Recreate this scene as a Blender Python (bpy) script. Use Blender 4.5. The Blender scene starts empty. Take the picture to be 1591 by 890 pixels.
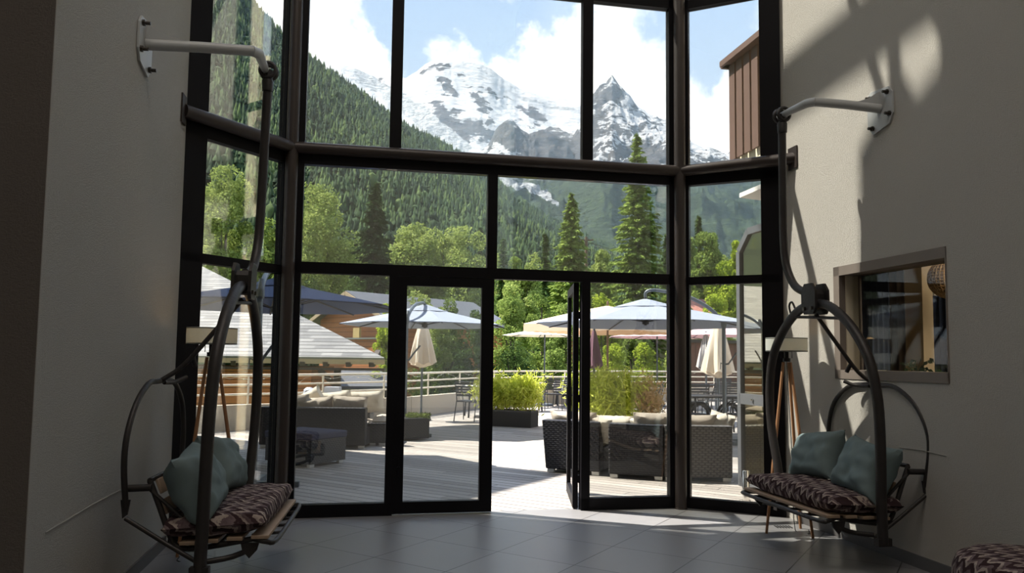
import bpy, math, random
import numpy as np
from mathutils import Vector, Matrix, noise as mnoise

random.seed(7)
rng = np.random.default_rng(7)
SC = bpy.context.scene
COL = SC.collection
PI = math.pi

# ------------------------------------------------------------------ camera
CF, CP, CR, CH, CCY = 1167.0, 0.0718, 0.0120, 1.40, 473.0
_f = np.array([0, math.cos(CP), math.sin(CP)])
_u = np.array([0, -math.sin(CP), math.cos(CP)])
_x = np.array([1.0, 0, 0])
_R = math.cos(CR) * _x + math.sin(CR) * _u
_U = -math.sin(CR) * _x + math.cos(CR) * _u
cd = bpy.data.cameras.new('camera')
cam = bpy.data.objects.new('camera', cd)
COL.objects.link(cam)
m = Matrix.Identity(4)
for i in range(3):
    m[i][0] = _R[i]; m[i][1] = _U[i]; m[i][2] = -_f[i]
m[2][3] = CH
cam.matrix_world = m
cd.sensor_fit = 'HORIZONTAL'; cd.sensor_width = 36.0
cd.lens = CF * 36.0 / 1591.0
cd.shift_y = (CCY - 445.0) / 1591.0
cd.clip_start = 0.05; cd.clip_end = 30000
SC.camera = cam

def ray(a, b):
    return _f + _R * (a - 795.5) / CF - _U * (b - CCY) / CF
def G(a, b, z=0.0):                       # world point at height z
    d = ray(a, b); t = (z - CH) / d[2]
    return Vector((d[0] * t, d[1] * t, CH + d[2] * t))
def D(a, b, Y):                           # world point at depth Y
    d = ray(a, b); t = Y / d[1]
    return Vector((d[0] * t, d[1] * t, CH + d[2] * t))
def PROJ(P):                              # numpy points -> photo columns and rows
    v = P - np.array([0, 0, CH]); d = v @ _f; d = np.where(np.abs(d) < 1e-6, 1e-6, d)
    return 795.5 + CF * (v @ _R) / d, CCY - CF * (v @ _U) / d
def PLN(a, b, P, dr):                     # on the vertical plane through P along dr
    d = ray(a, b); n = (dr[1], -dr[0])
    t = (n[0] * P[0] + n[1] * P[1]) / (n[0] * d[0] + n[1] * d[1])
    return Vector((d[0] * t, d[1] * t, CH + d[2] * t))

# ------------------------------------------------------------------ light
SC.view_settings.view_transform = 'Standard'
SC.view_settings.look = 'None'
SC.view_settings.exposure = 0.48
SC.view_settings.gamma = 1.0
SC.view_settings.use_curve_mapping = False
try:
    SC.cycles.use_denoising = True
    SC.cycles.transparent_max_bounces = 32
    SC.cycles.max_bounces = 10
    SC.cycles.diffuse_bounces = 5
    SC.cycles.caustics_reflective = False
    SC.cycles.caustics_refractive = False
    SC.cycles.sample_clamp_indirect = 6.0
except Exception:
    pass

SUN = Vector((1.0, -0.361, -1.5)).normalized()
sl = bpy.data.lights.new('sun', 'SUN'); sl.energy = 12.0; sl.angle = 0.009
sl.color = (1.0, 0.955, 0.88)
so = bpy.data.objects.new('sun', sl); COL.objects.link(so)
so.rotation_euler = SUN.to_track_quat('-Z', 'Y').to_euler()

# added area fill to brighten the hall, unseen, high over the viewpoint
al = bpy.data.lights.new('hall_fill_light', 'AREA'); al.shape = 'RECTANGLE'
al.size = 4.5; al.size_y = 4.0; al.energy = 205; al.color = (1.0, 0.92, 0.84)
ao = bpy.data.objects.new('hall_fill_light', al); COL.objects.link(ao)
ao.location = (0.2, 0.6, 10.6)

world = bpy.data.worlds.new('sky'); SC.world = world; world.use_nodes = True
WORLD_STRENGTH = 1.62

# ------------------------------------------------------------------ node helpers
class NT:
    def __init__(s, tree):
        s.t = tree; s.n = tree.nodes; s.l = tree.links
    def node(s, typ, **kw):
        n = s.n.new(typ)
        for k, v in kw.items():
            if hasattr(n, k): setattr(n, k, v)
        return n
    def link(s, a, b): s.l.new(a, b)
    def val(s, sock, v):
        if hasattr(v, 'links') or isinstance(v, bpy.types.NodeSocket): s.link(v, sock)
        else: sock.default_value = v
    def math(s, op, a, b=0.0, c=None, clamp=False):
        n = s.node('ShaderNodeMath', operation=op); n.use_clamp = clamp
        s.val(n.inputs[0], a); s.val(n.inputs[1], b)
        if c is not None: s.val(n.inputs[2], c)
        return n.outputs[0]
    def vmath(s, op, a, b=(0, 0, 0), out=0):
        n = s.node('ShaderNodeVectorMath', operation=op)
        s.val(n.inputs[0], a); s.val(n.inputs[1], b)
        return n.outputs[out]
    def mix(s, fac, a, b):
        n = s.node('ShaderNodeMix', data_type='RGBA')
        s.val(n.inputs[0], fac); s.val(n.inputs[6], a); s.val(n.inputs[7], b)
        return n.outputs[2]
    def noise(s, vec, scale, detail=2.0, rough=0.5, dist=0.0):
        n = s.node('ShaderNodeTexNoise')
        if vec is not None: s.link(vec, n.inputs['Vector'])
        n.inputs['Scale'].default_value = scale; n.inputs['Detail'].default_value = detail
        n.inputs['Roughness'].default_value = rough; n.inputs['Distortion'].default_value = dist
        return n.outputs['Fac']
    def ramp(s, fac, stops, interp='LINEAR'):
        n = s.node('ShaderNodeValToRGB'); n.color_ramp.interpolation = interp
        e = n.color_ramp.elements
        while len(e) < len(stops): e.new(0.5)
        for i, (p, c) in enumerate(stops):
            e[i].position = p
            e[i].color = (c, c, c, 1) if isinstance(c, (int, float)) else (c[0], c[1], c[2], 1)
        s.link(fac, n.inputs[0]); return n.outputs[0]
    def coord(s, kind='Object'):
        return s.node('ShaderNodeTexCoord').outputs[kind]
    def pos(s): return s.node('ShaderNodeNewGeometry').outputs['Position']
    def mapping(s, vec, scale=(1, 1, 1), rot=(0, 0, 0), loc=(0, 0, 0)):
        n = s.node('ShaderNodeMapping'); s.link(vec, n.inputs[0])
        n.inputs['Scale'].default_value = scale; n.inputs['Rotation'].default_value = rot
        n.inputs['Location'].default_value = loc
        return n.outputs[0]
    def bump(s, h, strength=0.3, dist=0.02):
        n = s.node('ShaderNodeBump'); s.link(h, n.inputs['Height'])
        n.inputs['Strength'].default_value = strength; n.inputs['Distance'].default_value = dist
        return n.outputs[0]

def new_mat(name):
    m = bpy.data.materials.new(name); m.use_nodes = True
    t = NT(m.node_tree); t.n.clear()
    out = t.node('ShaderNodeOutputMaterial')
    return m, t, out
def lin(c):                                # sRGB 0-255 to linear
    return tuple(((v / 255) / 12.92 if v / 255 <= 0.04045 else ((v / 255 + 0.055) / 1.055) ** 2.4) for v in c)
def pbsdf(t, out, col, rough=0.6, metal=0.0, normal=None, spec=0.5):
    b = t.node('ShaderNodeBsdfPrincipled')
    if isinstance(col, tuple): b.inputs['Base Color'].default_value = (col[0], col[1], col[2], 1)
    else: t.link(col, b.inputs['Base Color'])
    t.val(b.inputs['Roughness'], rough)
    b.inputs['Metallic'].default_value = metal
    b.inputs['Specular IOR Level'].default_value = spec
    if normal is not None: t.link(normal, b.inputs['Normal'])
    if out is not None: t.link(b.outputs[0], out.inputs[0])
    return b
def c3(c): return (c[0], c[1], c[2], 1)
def plain(name, col, rough=0.6, metal=0.0, var=0.12, scale=6.0, bump=0.0, bscale=60.0, spec=0.5):
    m, t, out = new_mat(name)
    p = t.coord('Object')
    f = t.noise(p, scale, 3)
    c = t.mix(f, c3([x * (1 - var) for x in col]), c3([min(1, x * (1 + var)) for x in col]))
    nrm = t.bump(t.noise(p, bscale, 2), bump, 0.01) if bump else None
    pbsdf(t, out, c, rough, metal, nrm, spec)
    return m

# ------------------------------------------------------------------ world
def build_world():
    t = NT(world.node_tree); t.n.clear()
    out = t.node('ShaderNodeOutputWorld'); bg = t.node('ShaderNodeBackground')
    d = t.coord('Generated')
    d = t.vmath('NORMALIZE', d)
    sep = t.node('ShaderNodeSeparateXYZ'); t.link(d, sep.inputs[0])
    zz = t.math('MAXIMUM', sep.outputs[2], 0.0)
    blue = t.ramp(zz, [(0.0, (0.60, 0.70, 0.82)), (0.25, (0.46, 0.565, 0.71)), (0.5, (0.32, 0.47, 0.74)), (1.0, (0.18, 0.33, 0.66))])
    # cloud density: fractal noise plus banks of cloud in given directions of the sky
    dn = t.noise(d, 7.0, 10, 0.66, 0.5)
    wn = t.node('ShaderNodeTexNoise'); t.link(d, wn.inputs['Vector']); wn.inputs['Scale'].default_value = 13.0; wn.inputs['Detail'].default_value = 7; wn.inputs['Roughness'].default_value = .65
    dw = t.vmath('ADD', d, t.vmath('MULTIPLY', t.vmath('SUBTRACT', wn.outputs['Color'], (.5, .5, .5)), (.13, .13, .13)))
    blobs = [(495, 30, .055, .6), (530, 95, .05, .5), (575, 110, .035, .5), (655, 5, .03, .3), (688, 85, .035, .65), (745, 105, .045, .7), (800, 120, .04, .6),
             (850, 100, .045, .65), (905, 105, .045, .6), (955, 30, .035, .6), (935, 75, .04, .6), (925, 2, .03, .4), (1000, 120, .045, .6), (870, 75, .03, .4),
             (1150, 150, .045, .6), (1178, 85, .035, .6), (1085, 215, .05, .4), (1150, 235, .05, .5), (1250, 120, .1, .4), (390, 60, .08, .4),
             (597, 50, .035, -.75), (640, 60, .03, -.5), (700, 30, .05, -.65), (780, 40, .05, -.7), (850, 30, .04, -.6), (1010, 60, .028, -.45), (1100, 45, .055, -.6), (1120, 95, .03, -.35)]
    acc = dn
    acc = t.math('MULTIPLY_ADD', acc, 2.4, -0.90)
    for (a, b, s, w) in blobs:
        c = ray(a, b); c = c / np.linalg.norm(c)
        v = t.vmath('SUBTRACT', dw, tuple(c))
        q = t.vmath('DOT_PRODUCT', v, v, out=1)
        e = t.math('EXPONENT', t.math('MULTIPLY', q, -1.0 / (s * s)))
        acc = t.math('MULTIPLY_ADD', e, w, acc)
    fac = t.ramp(acc, [(0.18, 0.0), (0.50, 0.45), (0.85, 1.0)])
    fine = t.noise(d, 14.0, 6, 0.6)
    cl = t.mix(t.ramp(fine, [(0.3, 0.0), (0.6, 1.0)]), (0.80, 0.86, 0.95, 1), (1.25, 1.27, 1.30, 1))
    sky = t.mix(fac, blue, cl)
    # ground colour under the horizon
    g = t.ramp(sep.outputs[2], [(0.0, 0.0), (0.01, 1.0)])
    colr = t.mix(g, (0.16, 0.19, 0.12, 1), sky)
    t.link(colr, bg.inputs[0]); bg.inputs[1].default_value = WORLD_STRENGTH
    t.link(bg.outputs[0], out.inputs[0])
build_world()

# ------------------------------------------------------------------ mesh helpers
def tagp(o, label=None, cat=None, group=None, kind=None):
    if label: o['label'] = label
    if cat: o['category'] = cat
    if group: o['group'] = group
    if kind: o['kind'] = kind
    return o
def wloc(p):
    v = Vector((0, 0, 0))
    while p is not None:
        v = v + p.location; p = p.parent
    return v
def empty(name, loc, label=None, cat=None, group=None, rz=0.0):
    o = bpy.data.objects.new(name, None); COL.objects.link(o)
    o.location = loc; o.rotation_euler = (0, 0, rz); o.empty_display_size = 0.1
    return tagp(o, label, cat, group)
def basis(d):
    d = Vector(d).normalized()
    a = Vector((0, 0, 1)) if abs(d.z) < 0.95 else Vector((1, 0, 0))
    s = d.cross(a).normalized(); return s, s.cross(d).normalized(), d

class MB:
    def __init__(s): s.v = []; s.f = []
    def add(s, V, F):
        o = len(s.v); s.v += [tuple(p) for p in V]; s.f += [tuple(i + o for i in q) for q in F]; return s
    def box(s, c, size, rz=0.0, tilt=0.0):
        hx, hy, hz = size[0] / 2, size[1] / 2, size[2] / 2
        M = Matrix.Rotation(rz, 3, 'Z') @ Matrix.Rotation(tilt, 3, 'X')
        V = [Vector(c) + M @ Vector((x, y, z)) for x in (-hx, hx) for y in (-hy, hy) for z in (-hz, hz)]
        return s.add(V, [(0, 1, 3, 2), (4, 6, 7, 5), (0, 4, 5, 1), (2, 3, 7, 6), (0, 2, 6, 4), (1, 5, 7, 3)])
    def bar(s, p0, p1, w, h, side=None):   # rectangular bar; w across 'side', h the other way
        p0 = Vector(p0); p1 = Vector(p1); d = (p1 - p0).normalized()
        if side is None: a, b, _ = basis(d)
        else:
            a = Vector((side[0], side[1], side[2] if len(side) > 2 else 0.0)); a = (a - d * a.dot(d)).normalized(); b = a.cross(d)
        V = []
        for p in (p0, p1):
            for (i, j) in ((-1, -1), (1, -1), (1, 1), (-1, 1)): V.append(p + a * w / 2 * i + b * h / 2 * j)
        return s.add(V, [(3, 2, 1, 0), (4, 5, 6, 7), (0, 1, 5, 4), (1, 2, 6, 5), (2, 3, 7, 6), (3, 0, 4, 7)])
    def tube(s, pts, r, n=12, closed=False, sub=0):
        P = [Vector(p) for p in pts]
        R_ = list(r) if isinstance(r, (list, tuple)) else [r] * len(P)
        if sub:
            Q = []; RR = []; m_ = len(P)
            rngi = range(m_ if closed else m_ - 1)
            for i in rngi:
                p1 = P[i]; p2 = P[(i + 1) % m_]
                p0 = P[i - 1] if (i > 0 or closed) else p1 * 2 - p2
                p3 = P[(i + 2) % m_] if (i + 2 < m_ or closed) else p2 * 2 - p1
                for k in range(sub):
                    t = k / sub
                    Q.append(0.5 * ((2 * p1) + (p2 - p0) * t + (2 * p0 - 5 * p1 + 4 * p2 - p3) * t * t + (3 * p1 - p0 - 3 * p2 + p3) * t ** 3))
                    RR.append(R_[i] * (1 - t) + R_[(i + 1) % m_] * t)
            if not closed: Q.append(P[-1]); RR.append(R_[-1])
            P, R_ = Q, RR
        m_ = len(P); V = []; F = []
        d = (P[1] - P[0]).normalized(); a, b, _ = basis(d)
        for i in range(m_):
            if closed: d = (P[(i + 1) % m_] - P[i - 1])
            elif i == 0: d = P[1] - P[0]
            elif i == m_ - 1: d = P[-1] - P[-2]
            else: d = (P[i + 1] - P[i]).normalized() + (P[i] - P[i - 1]).normalized()
            d = d.normalized(); a = (a - d * a.dot(d)).normalized(); b = d.cross(a)
            for k in range(n):
                t = 2 * PI * k / n; V.append(P[i] + (a * math.cos(t) + b * math.sin(t)) * R_[i])
        for i in range(m_ if closed else m_ - 1):
            j = (i + 1) % m_
            for k in range(n):
                F.append((i * n + k, i * n + (k + 1) % n, j * n + (k + 1) % n, j * n + k))
        if not closed:
            F.append(tuple(range(n - 1, -1, -1))); F.append(tuple((m_ - 1) * n + k for k in range(n)))
        return s.add(V, F)
    def cyl(s, p0, p1, r, n=16): return s.tube([p0, p1], r, n)
    def lathe(s, prof, c, n=24, axis=None):
        V = []; F = []; c = Vector(c)
        for (r, z) in prof:
            for k in range(n):
                t = 2 * PI * k / n; V.append(c + Vector((r * math.cos(t), r * math.sin(t), z)))
        for i in range(len(prof) - 1):
            for k in range(n): F.append((i * n + k, i * n + (k + 1) % n, (i + 1) * n + (k + 1) % n, (i + 1) * n + k))
        if prof[0][0] > 1e-4: F.append(tuple(range(n - 1, -1, -1)))
        if prof[-1][0] > 1e-4: F.append(tuple((len(prof) - 1) * n + k for k in range(n)))
        return s.add(V, F)
    def prism(s, poly, e):                 # planar polygon of 3d points extruded by vector e
        n = len(poly); P = [Vector(p) for p in poly]; e = Vector(e)
        V = P + [p + e for p in P]
        F = [tuple(range(n - 1, -1, -1)), tuple(range(n, 2 * n))] + [(i, (i + 1) % n, n + (i + 1) % n, n + i) for i in range(n)]
        return s.add(V, F)
    def grid(s, fn, nu, nv, closed_u=False):
        V = [fn(i / nu, j / nv) for j in range(nv + 1) for i in range(nu + 1)]
        F = [(j * (nu + 1) + i, j * (nu + 1) + i + 1, (j + 1) * (nu + 1) + i + 1, (j + 1) * (nu + 1) + i) for j in range(nv) for i in range(nu)]
        return s.add(V, F)
    def build(s, name, mat, parent=None, smooth=True, bevel=0.0, label=None, cat=None, group=None, kind=None, subsurf=0, fix=False, origin=None):
        if parent is not None: o0 = wloc(parent)
        elif origin is not None: o0 = Vector(origin)
        elif cat:                                  # origin at the base of the thing
            A = np.array([tuple(v) for v in s.v]); o0 = Vector(((A[:, 0].min() + A[:, 0].max()) / 2, (A[:, 1].min() + A[:, 1].max()) / 2, A[:, 2].min()))
        else: o0 = Vector((0, 0, 0))
        me = bpy.data.meshes.new(name)
        me.from_pydata([(v[0] - o0.x, v[1] - o0.y, v[2] - o0.z) for v in s.v], [], s.f)
        me.update()
        if fix:
            import bmesh
            bm = bmesh.new(); bm.from_mesh(me); bmesh.ops.remove_doubles(bm, verts=bm.verts, dist=1e-5)
            bmesh.ops.recalc_face_normals(bm, faces=bm.faces); bm.to_mesh(me); bm.free()
        if smooth:
            me.polygons.foreach_set('use_smooth', [True] * len(me.polygons))
            me.set_sharp_from_angle(angle=math.radians(38))
        me.materials.append(mat)
        o = bpy.data.objects.new(name, me); COL.objects.link(o)
        if parent is not None: o.parent = parent
        else: o.location = o0
        if bevel:
            b = o.modifiers.new('bevel', 'BEVEL'); b.width = bevel; b.segments = 2; b.limit_method = 'ANGLE'
        if subsurf:
            b = o.modifiers.new('sub', 'SUBSURF'); b.levels = subsurf; b.render_levels = subsurf
        return tagp(o, label, cat, group, kind)

def copy_tree(o, parent=None):
    c = o.copy(); COL.objects.link(c)
    if parent is not None: c.parent = parent
    for ch in list(o.children): copy_tree(ch, c)
    return c

def fast_mesh(name, V, F, mat, parent=None, loc=None, smooth=False, **kw):   # numpy arrays of quads or triangles
    V = np.asarray(V, dtype=np.float32); F = np.asarray(F, dtype=np.int32)
    k = F.shape[1]; me = bpy.data.meshes.new(name)
    me.vertices.add(len(V)); me.vertices.foreach_set('co', V.ravel())
    me.loops.add(F.size); me.loops.foreach_set('vertex_index', F.ravel())
    me.polygons.add(len(F)); me.polygons.foreach_set('loop_start', np.arange(0, F.size, k, dtype=np.int32))
    if smooth: me.polygons.foreach_set('use_smooth', np.ones(len(F), dtype=bool))
    me.update(calc_edges=True); me.validate()
    for mm in (mat if isinstance(mat, list) else [mat]): me.materials.append(mm)
    o = bpy.data.objects.new(name, me); COL.objects.link(o)
    if parent is not None: o.parent = parent
    elif loc is not None: o.location = loc
    return tagp(o, **kw)

def pillow(mb, c, ax, ay, az, w, h, t, seed=0, n=16, pinch=0.10, wr=0.012, ex=0.55):
    """stuffed cushion: w along ax, h along ay, thickness t along az"""
    c = Vector(c); ax = Vector(ax).normalized(); ay = Vector(ay).normalized(); az = Vector(az).normalized()
    for sgn in (1, -1):
        def fn(i, j):
            a = i * 2 - 1; b = j * 2 - 1
            th = (max(0.0, (1 - a ** 4)) * max(0.0, (1 - b ** 4))) ** ex
            k = 1 - pinch * (1 - a * a) * 0 - pinch * (abs(b) ** 2) * (1 - a * a)
            k2 = 1 - pinch * (abs(a) ** 2) * (1 - b * b)
            q = mnoise.noise(Vector((a * 2.2 + seed * 7.1, b * 2.2 + seed * 3.3, sgn * 2)))
            q2 = mnoise.noise(Vector((a * 5 + seed * 5.1, b * 3.1, sgn * 4)))
            d = th * t / 2 * (1 + 0.22 * q) + th * wr * q2
            return c + ax * (a * w / 2 * k2) + ay * (b * h / 2 * k) + az * (sgn * d)
        if sgn == 1: mb.grid(fn, n, n)
        else: mb.grid(lambda i, j: fn(1 - i, j), n, n)
    return mb

exec_parts = []
# ------------------------------------------------------------------ materials
def mk_stucco(name, c, amt=0.75, sc=75):
    m, t, out = new_mat(name)
    p = t.coord('Object')
    big = t.noise(p, 0.9, 4, 0.6)
    col = t.mix(big, c3([v * 0.92 for v in c]), c3([v * 1.06 for v in c]))
    n1 = t.noise(p, sc, 6, 0.8); n2 = t.noise(p, sc * 0.45, 2, 0.5)
    h = t.math('ADD', t.math('MULTIPLY', n1, 1.0), t.math('MULTIPLY', n2, 0.35))
    pbsdf(t, out, col, 0.92, 0, t.bump(h, amt, 0.022), 0.15)
    return m
M_stucco = mk_stucco('stucco', (0.71, 0.675, 0.615), 1.0, 135)
M_stucco_shaded = mk_stucco('stucco_shaded', (0.20, 0.175, 0.155), 0.9, 105)  # same stucco in a darker colour, standing for shade on the return wall
M_ext = mk_stucco('render_outside', (0.62, 0.56, 0.42), 0.3)
M_cream = plain('cream_paint', lin((226, 214, 188)), 0.7)
M_frame = plain('dark_frame', (0.006, 0.0055, 0.007), 0.5, 0.0, 0.2, 3, spec=0.12)
M_tube = plain('brown_tube', (0.035, 0.026, 0.023), 0.42, 0.2, 0.2, 5)
M_skirt = plain('skirting_tile', (0.09, 0.085, 0.085), 0.5)
M_greyframe = plain('grey_frame', (0.10, 0.105, 0.115), 0.4)
M_black = plain('black_plastic', (0.01, 0.01, 0.01), 0.5)
M_chrome = plain('polished_steel', (0.75, 0.73, 0.70), 0.16, 1.0, 0.02)

def mk_glass(name, tint=(0.93, 0.96, 0.94), base=0.05, coat=0.0, gcol=(1, 1, 1)):
    m, t, out = new_mat(name)
    g = t.node('ShaderNodeNewGeometry')
    dt = t.vmath('DOT_PRODUCT', g.outputs['Normal'], g.outputs['Incoming'], out=1)
    a = t.math('SUBTRACT', 1.0, t.math('ABSOLUTE', dt), clamp=True)
    fr = t.math('MULTIPLY_ADD', t.math('POWER', a, 5.0), 1 - base - coat, base + coat, clamp=True)
    tr = t.node('ShaderNodeBsdfTransparent'); tr.inputs[0].default_value = c3(tint)
    gl = t.node('ShaderNodeBsdfGlossy'); gl.inputs['Roughness'].default_value = 0.0
    gl.inputs['Color'].default_value = c3(gcol)
    mx = t.node('ShaderNodeMixShader'); t.link(fr, mx.inputs[0]); t.link(tr.outputs[0], mx.inputs[1]); t.link(gl.outputs[0], mx.inputs[2])
    t.link(mx.outputs[0], out.inputs[0]); return m
M_glass = mk_glass('window_glass', (0.90, 0.905, 0.885), 0.045, 0.105)
M_coated = mk_glass('coated_glass', (0.55, 0.52, 0.40), 0.04, 0.36, (0.95, 0.93, 0.82))
M_inglass = mk_glass('inner_glass', (0.92, 0.92, 0.9), 0.012)

TH, TS, TO = -0.5629, 0.6246, (0.3895, 7.490)     # tile grid: angle, size, a corner
def mk_floor():
    m, t, out = new_mat('floor_tiles')
    p = t.pos()
    q = t.mapping(p, loc=(-TO[0], -TO[1], 0))
    q = t.mapping(q, rot=(0, 0, -TH))
    q = t.mapping(q, scale=(1 / TS, 1 / TS, 1))
    s = t.node('ShaderNodeSeparateXYZ'); t.link(q, s.inputs[0])
    def edge(c):
        fr = t.math('FRACT', c); return t.math('MINIMUM', fr, t.math('SUBTRACT', 1.0, fr))
    e = t.math('MINIMUM', edge(s.outputs[0]), edge(s.outputs[1]))
    grout = t.ramp(e, [(0.0045, 1.0), (0.0075, 0.0)])
    cell = t.node('ShaderNodeTexWhiteNoise'); cell.noise_dimensions = '2D'
    fl = t.vmath('FLOOR', q); t.link(fl, cell.inputs['Vector'])
    cl = t.noise(p, 3.5, 5, 0.65)
    base = t.mix(cl, (0.165, 0.162, 0.165, 1), (0.235, 0.230, 0.232, 1))
    base = t.mix(t.math('MULTIPLY', cell.outputs[0], 0.35), base, (0.15, 0.147, 0.15, 1))
    col = t.mix(grout, base, (0.012, 0.012, 0.012, 1))
    rough = t.math('MULTIPLY_ADD', cl, 0.14, 0.30)
    h = t.math('SUBTRACT', t.math('MULTIPLY', t.noise(p, 25, 2), 0.04), grout)
    pbsdf(t, out, col, rough, 0, t.bump(h, 0.25, 0.002), 0.5)
    return m
M_floor = mk_floor()
def mk_deck():
    m, t, out = new_mat('weathered_deck')
    p = t.pos()
    q = t.mapping(p, rot=(0, 0, -TH))
    s = t.node('ShaderNodeSeparateXYZ'); t.link(q, s.inputs[0])
    y = t.math('DIVIDE', s.outputs[1], 0.145)
    row = t.math('FLOOR', y); fy = t.math('FRACT', y)
    wn = t.node('ShaderNodeTexWhiteNoise'); wn.noise_dimensions = '1D'; t.link(row, wn.inputs['W'])
    xs = t.math('ADD', t.math('DIVIDE', s.outputs[0], 2.4), t.math('MULTIPLY', wn.outputs[0], 7.0))
    fx = t.math('FRACT', xs)
    w2 = t.node('ShaderNodeTexWhiteNoise'); w2.noise_dimensions = '2D'
    cb = t.node('ShaderNodeCombineXYZ'); t.link(row, cb.inputs[0]); t.link(t.math('FLOOR', xs), cb.inputs[1]); t.link(cb.outputs[0], w2.inputs['Vector'])
    ey = t.math('MINIMUM', fy, t.math('SUBTRACT', 1.0, fy)); ex = t.math('MINIMUM', fx, t.math('SUBTRACT', 1.0, fx))
    gap = t.math('MAXIMUM', t.ramp(ey, [(0.035, 1.0), (0.075, 0.0)]), t.ramp(ex, [(0.001, 1.0), (0.003, 0.0)]))
    gr = t.noise(t.mapping(q, scale=(1.0, 22, 1)), 3.0, 5, 0.7)
    c = t.mix(w2.outputs[0], (0.29, 0.262, 0.238, 1), (0.49, 0.45, 0.41, 1))
    c = t.mix(t.math('MULTIPLY', gr, 0.45), c, (0.17, 0.15, 0.135, 1))
    c = t.mix(gap, c, (0.03, 0.028, 0.026, 1))
    h = t.math('SUBTRACT', t.math('MULTIPLY', gr, 0.2), gap)
    pbsdf(t, out, c, 0.72, 0, t.bump(h, 0.5, 0.006), 0.4)
    return m
M_deck = mk_deck()
def mk_wood(name, c1, c2, scale=(3, 3, 40), plank=0.0, axis=2, rough=0.6):
    m, t, out = new_mat(name)
    p = t.coord('Object')
    g = t.noise(t.mapping(p, scale=scale), 1.0, 5, 0.6)
    c = t.mix(g, c3(c1), c3(c2)); nrm = None
    if plank:
        s = t.node('ShaderNodeSeparateXYZ'); t.link(p, s.inputs[0])
        f = t.math('FRACT', t.math('DIVIDE', s.outputs[axis], plank))
        e = t.math('MINIMUM', f, t.math('SUBTRACT', 1.0, f)); gp = t.ramp(e, [(0.02, 1.0), (0.07, 0.0)])
        c = t.mix(gp, c, c3([v * 0.25 for v in c1])); nrm = t.bump(t.math('SUBTRACT', 1.0, gp), 0.5, 0.01)
    pbsdf(t, out, c, rough, 0, nrm, 0.4); return m
M_orange = mk_wood('orange_cladding', (0.38, 0.125, 0.045), (0.56, 0.21, 0.075), (1.5, 1.5, 14), 0.22, 2)
M_brownslat = mk_wood('brown_balcony_wood', (0.085, 0.045, 0.032), (0.14, 0.08, 0.06), (14, 14, 1.2))
M_slat = mk_wood('pale_slat_wood', (0.26, 0.18, 0.12), (0.36, 0.26, 0.18), (20, 20, 3))
M_lampwood = mk_wood('lamp_leg_wood', (0.30, 0.14, 0.06), (0.42, 0.22, 0.11), (20, 20, 2))

# ------------------------------------------------------------------ room frames of reference
WR0 = Vector((2.545, 6.72)); UR = Vector((0.187, -0.982)); NR = Vector((-0.982, -0.187))   # right wall
WL0 = Vector((-2.516, 5.60)); UL = Vector((0.196, -0.981)); NL = Vector((0.981, 0.196))    # left wall
def TR(a, o, z): q = WR0 + UR * a + NR * o; return Vector((q.x, q.y, z))
def TL(a, o, z): q = WL0 + UL * a + NL * o; return Vector((q.x, q.y, z))
HZ = 10.8                                     # hall height
def wallseg(mb, T, a0, a1, z0, z1, th=0.35):
    mb.prism([T(a0, 0, z0), T(a1, 0, z0), T(a1, -th, z0), T(a0, -th, z0)], (0, 0, z1 - z0))
W0, W1, WZ0, WZ1 = 0.57, 1.80, 1.27, 2.18     # the little window in the right wall
mb = MB()
wallseg(mb, TR, -0.36, W0, 0, HZ); wallseg(mb, TR, W1, 12.0, 0, HZ)
wallseg(mb, TR, W0, W1, 0, WZ0); wallseg(mb, TR, W0, W1, WZ1, HZ)
mb.build('wall_right', M_stucco, kind='structure', smooth=False)
mb = MB()
C1a = 2.40                                    # length of the left wall to its free corner
mb.prism([TL(-0.12, 0, 0), TL(C1a, 0, 0), TL(C1a, -0.35, 0), TL(-0.12, -0.35, 0)], (0, 0, HZ))
mb.build('wall_left', M_stucco, kind='structure', smooth=False)
mb = MB()
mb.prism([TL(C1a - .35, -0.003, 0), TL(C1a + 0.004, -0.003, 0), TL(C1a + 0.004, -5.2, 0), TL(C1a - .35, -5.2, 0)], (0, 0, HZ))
mb.build('wall_return', M_stucco_shaded, kind='structure', smooth=False)
mb = MB(); mb.box((0.5, -7.2, HZ / 2), (16, 0.3, HZ)); mb.build('wall_back', M_stucco, kind='structure', smooth=False)
mb = MB(); mb.box((-7.4, -2.5, HZ / 2), (0.3, 10.0, HZ)); mb.build('wall_far_left', M_stucco, kind='structure', smooth=False)
P_L = Vector((-1.969, 6.558)); P_R = Vector((1.626, 7.244))
DC = (P_R - P_L).normalized(); NO = Vector((-DC.y, DC.x))       # centre plane direction, outward normal
def V3(v, z): return Vector((v.x, v.y, z))
GRd = Vector((2.49, 6.93))                     # right end of the right side panel
GLd = Vector((-2.56, 5.70))
sill = [V3(GLd, 0), V3(P_L + NO * 0.12, 0), V3(P_R + NO * 0.12, 0), V3(GRd, 0)]
mb = MB()
fl = [Vector((-7.5, -7.3, 0)), Vector((8.0, -7.3, 0)), Vector((2.9, 7.15, 0))] + [GR for GR in (V3(GRd + Vector((0.05, 0.1)), 0), V3(P_R + NO * 0.13, 0), V3(P_L + NO * 0.13, 0), V3(GLd + Vector((-0.1, 0.05)), 0))] + [Vector((-7.5, 4.0, 0))]
mb.prism([p + Vector((0, 0, -0.25)) for p in fl], (0, 0, 0.25))
mb.build('floor', M_floor, kind='structure', smooth=False)
mb = MB(); mb.prism([p + Vector((0, 0, HZ)) for p in fl], (0, 0, 0.3)); mb.build('ceiling', M_cream, kind='structure', smooth=False)
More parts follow.
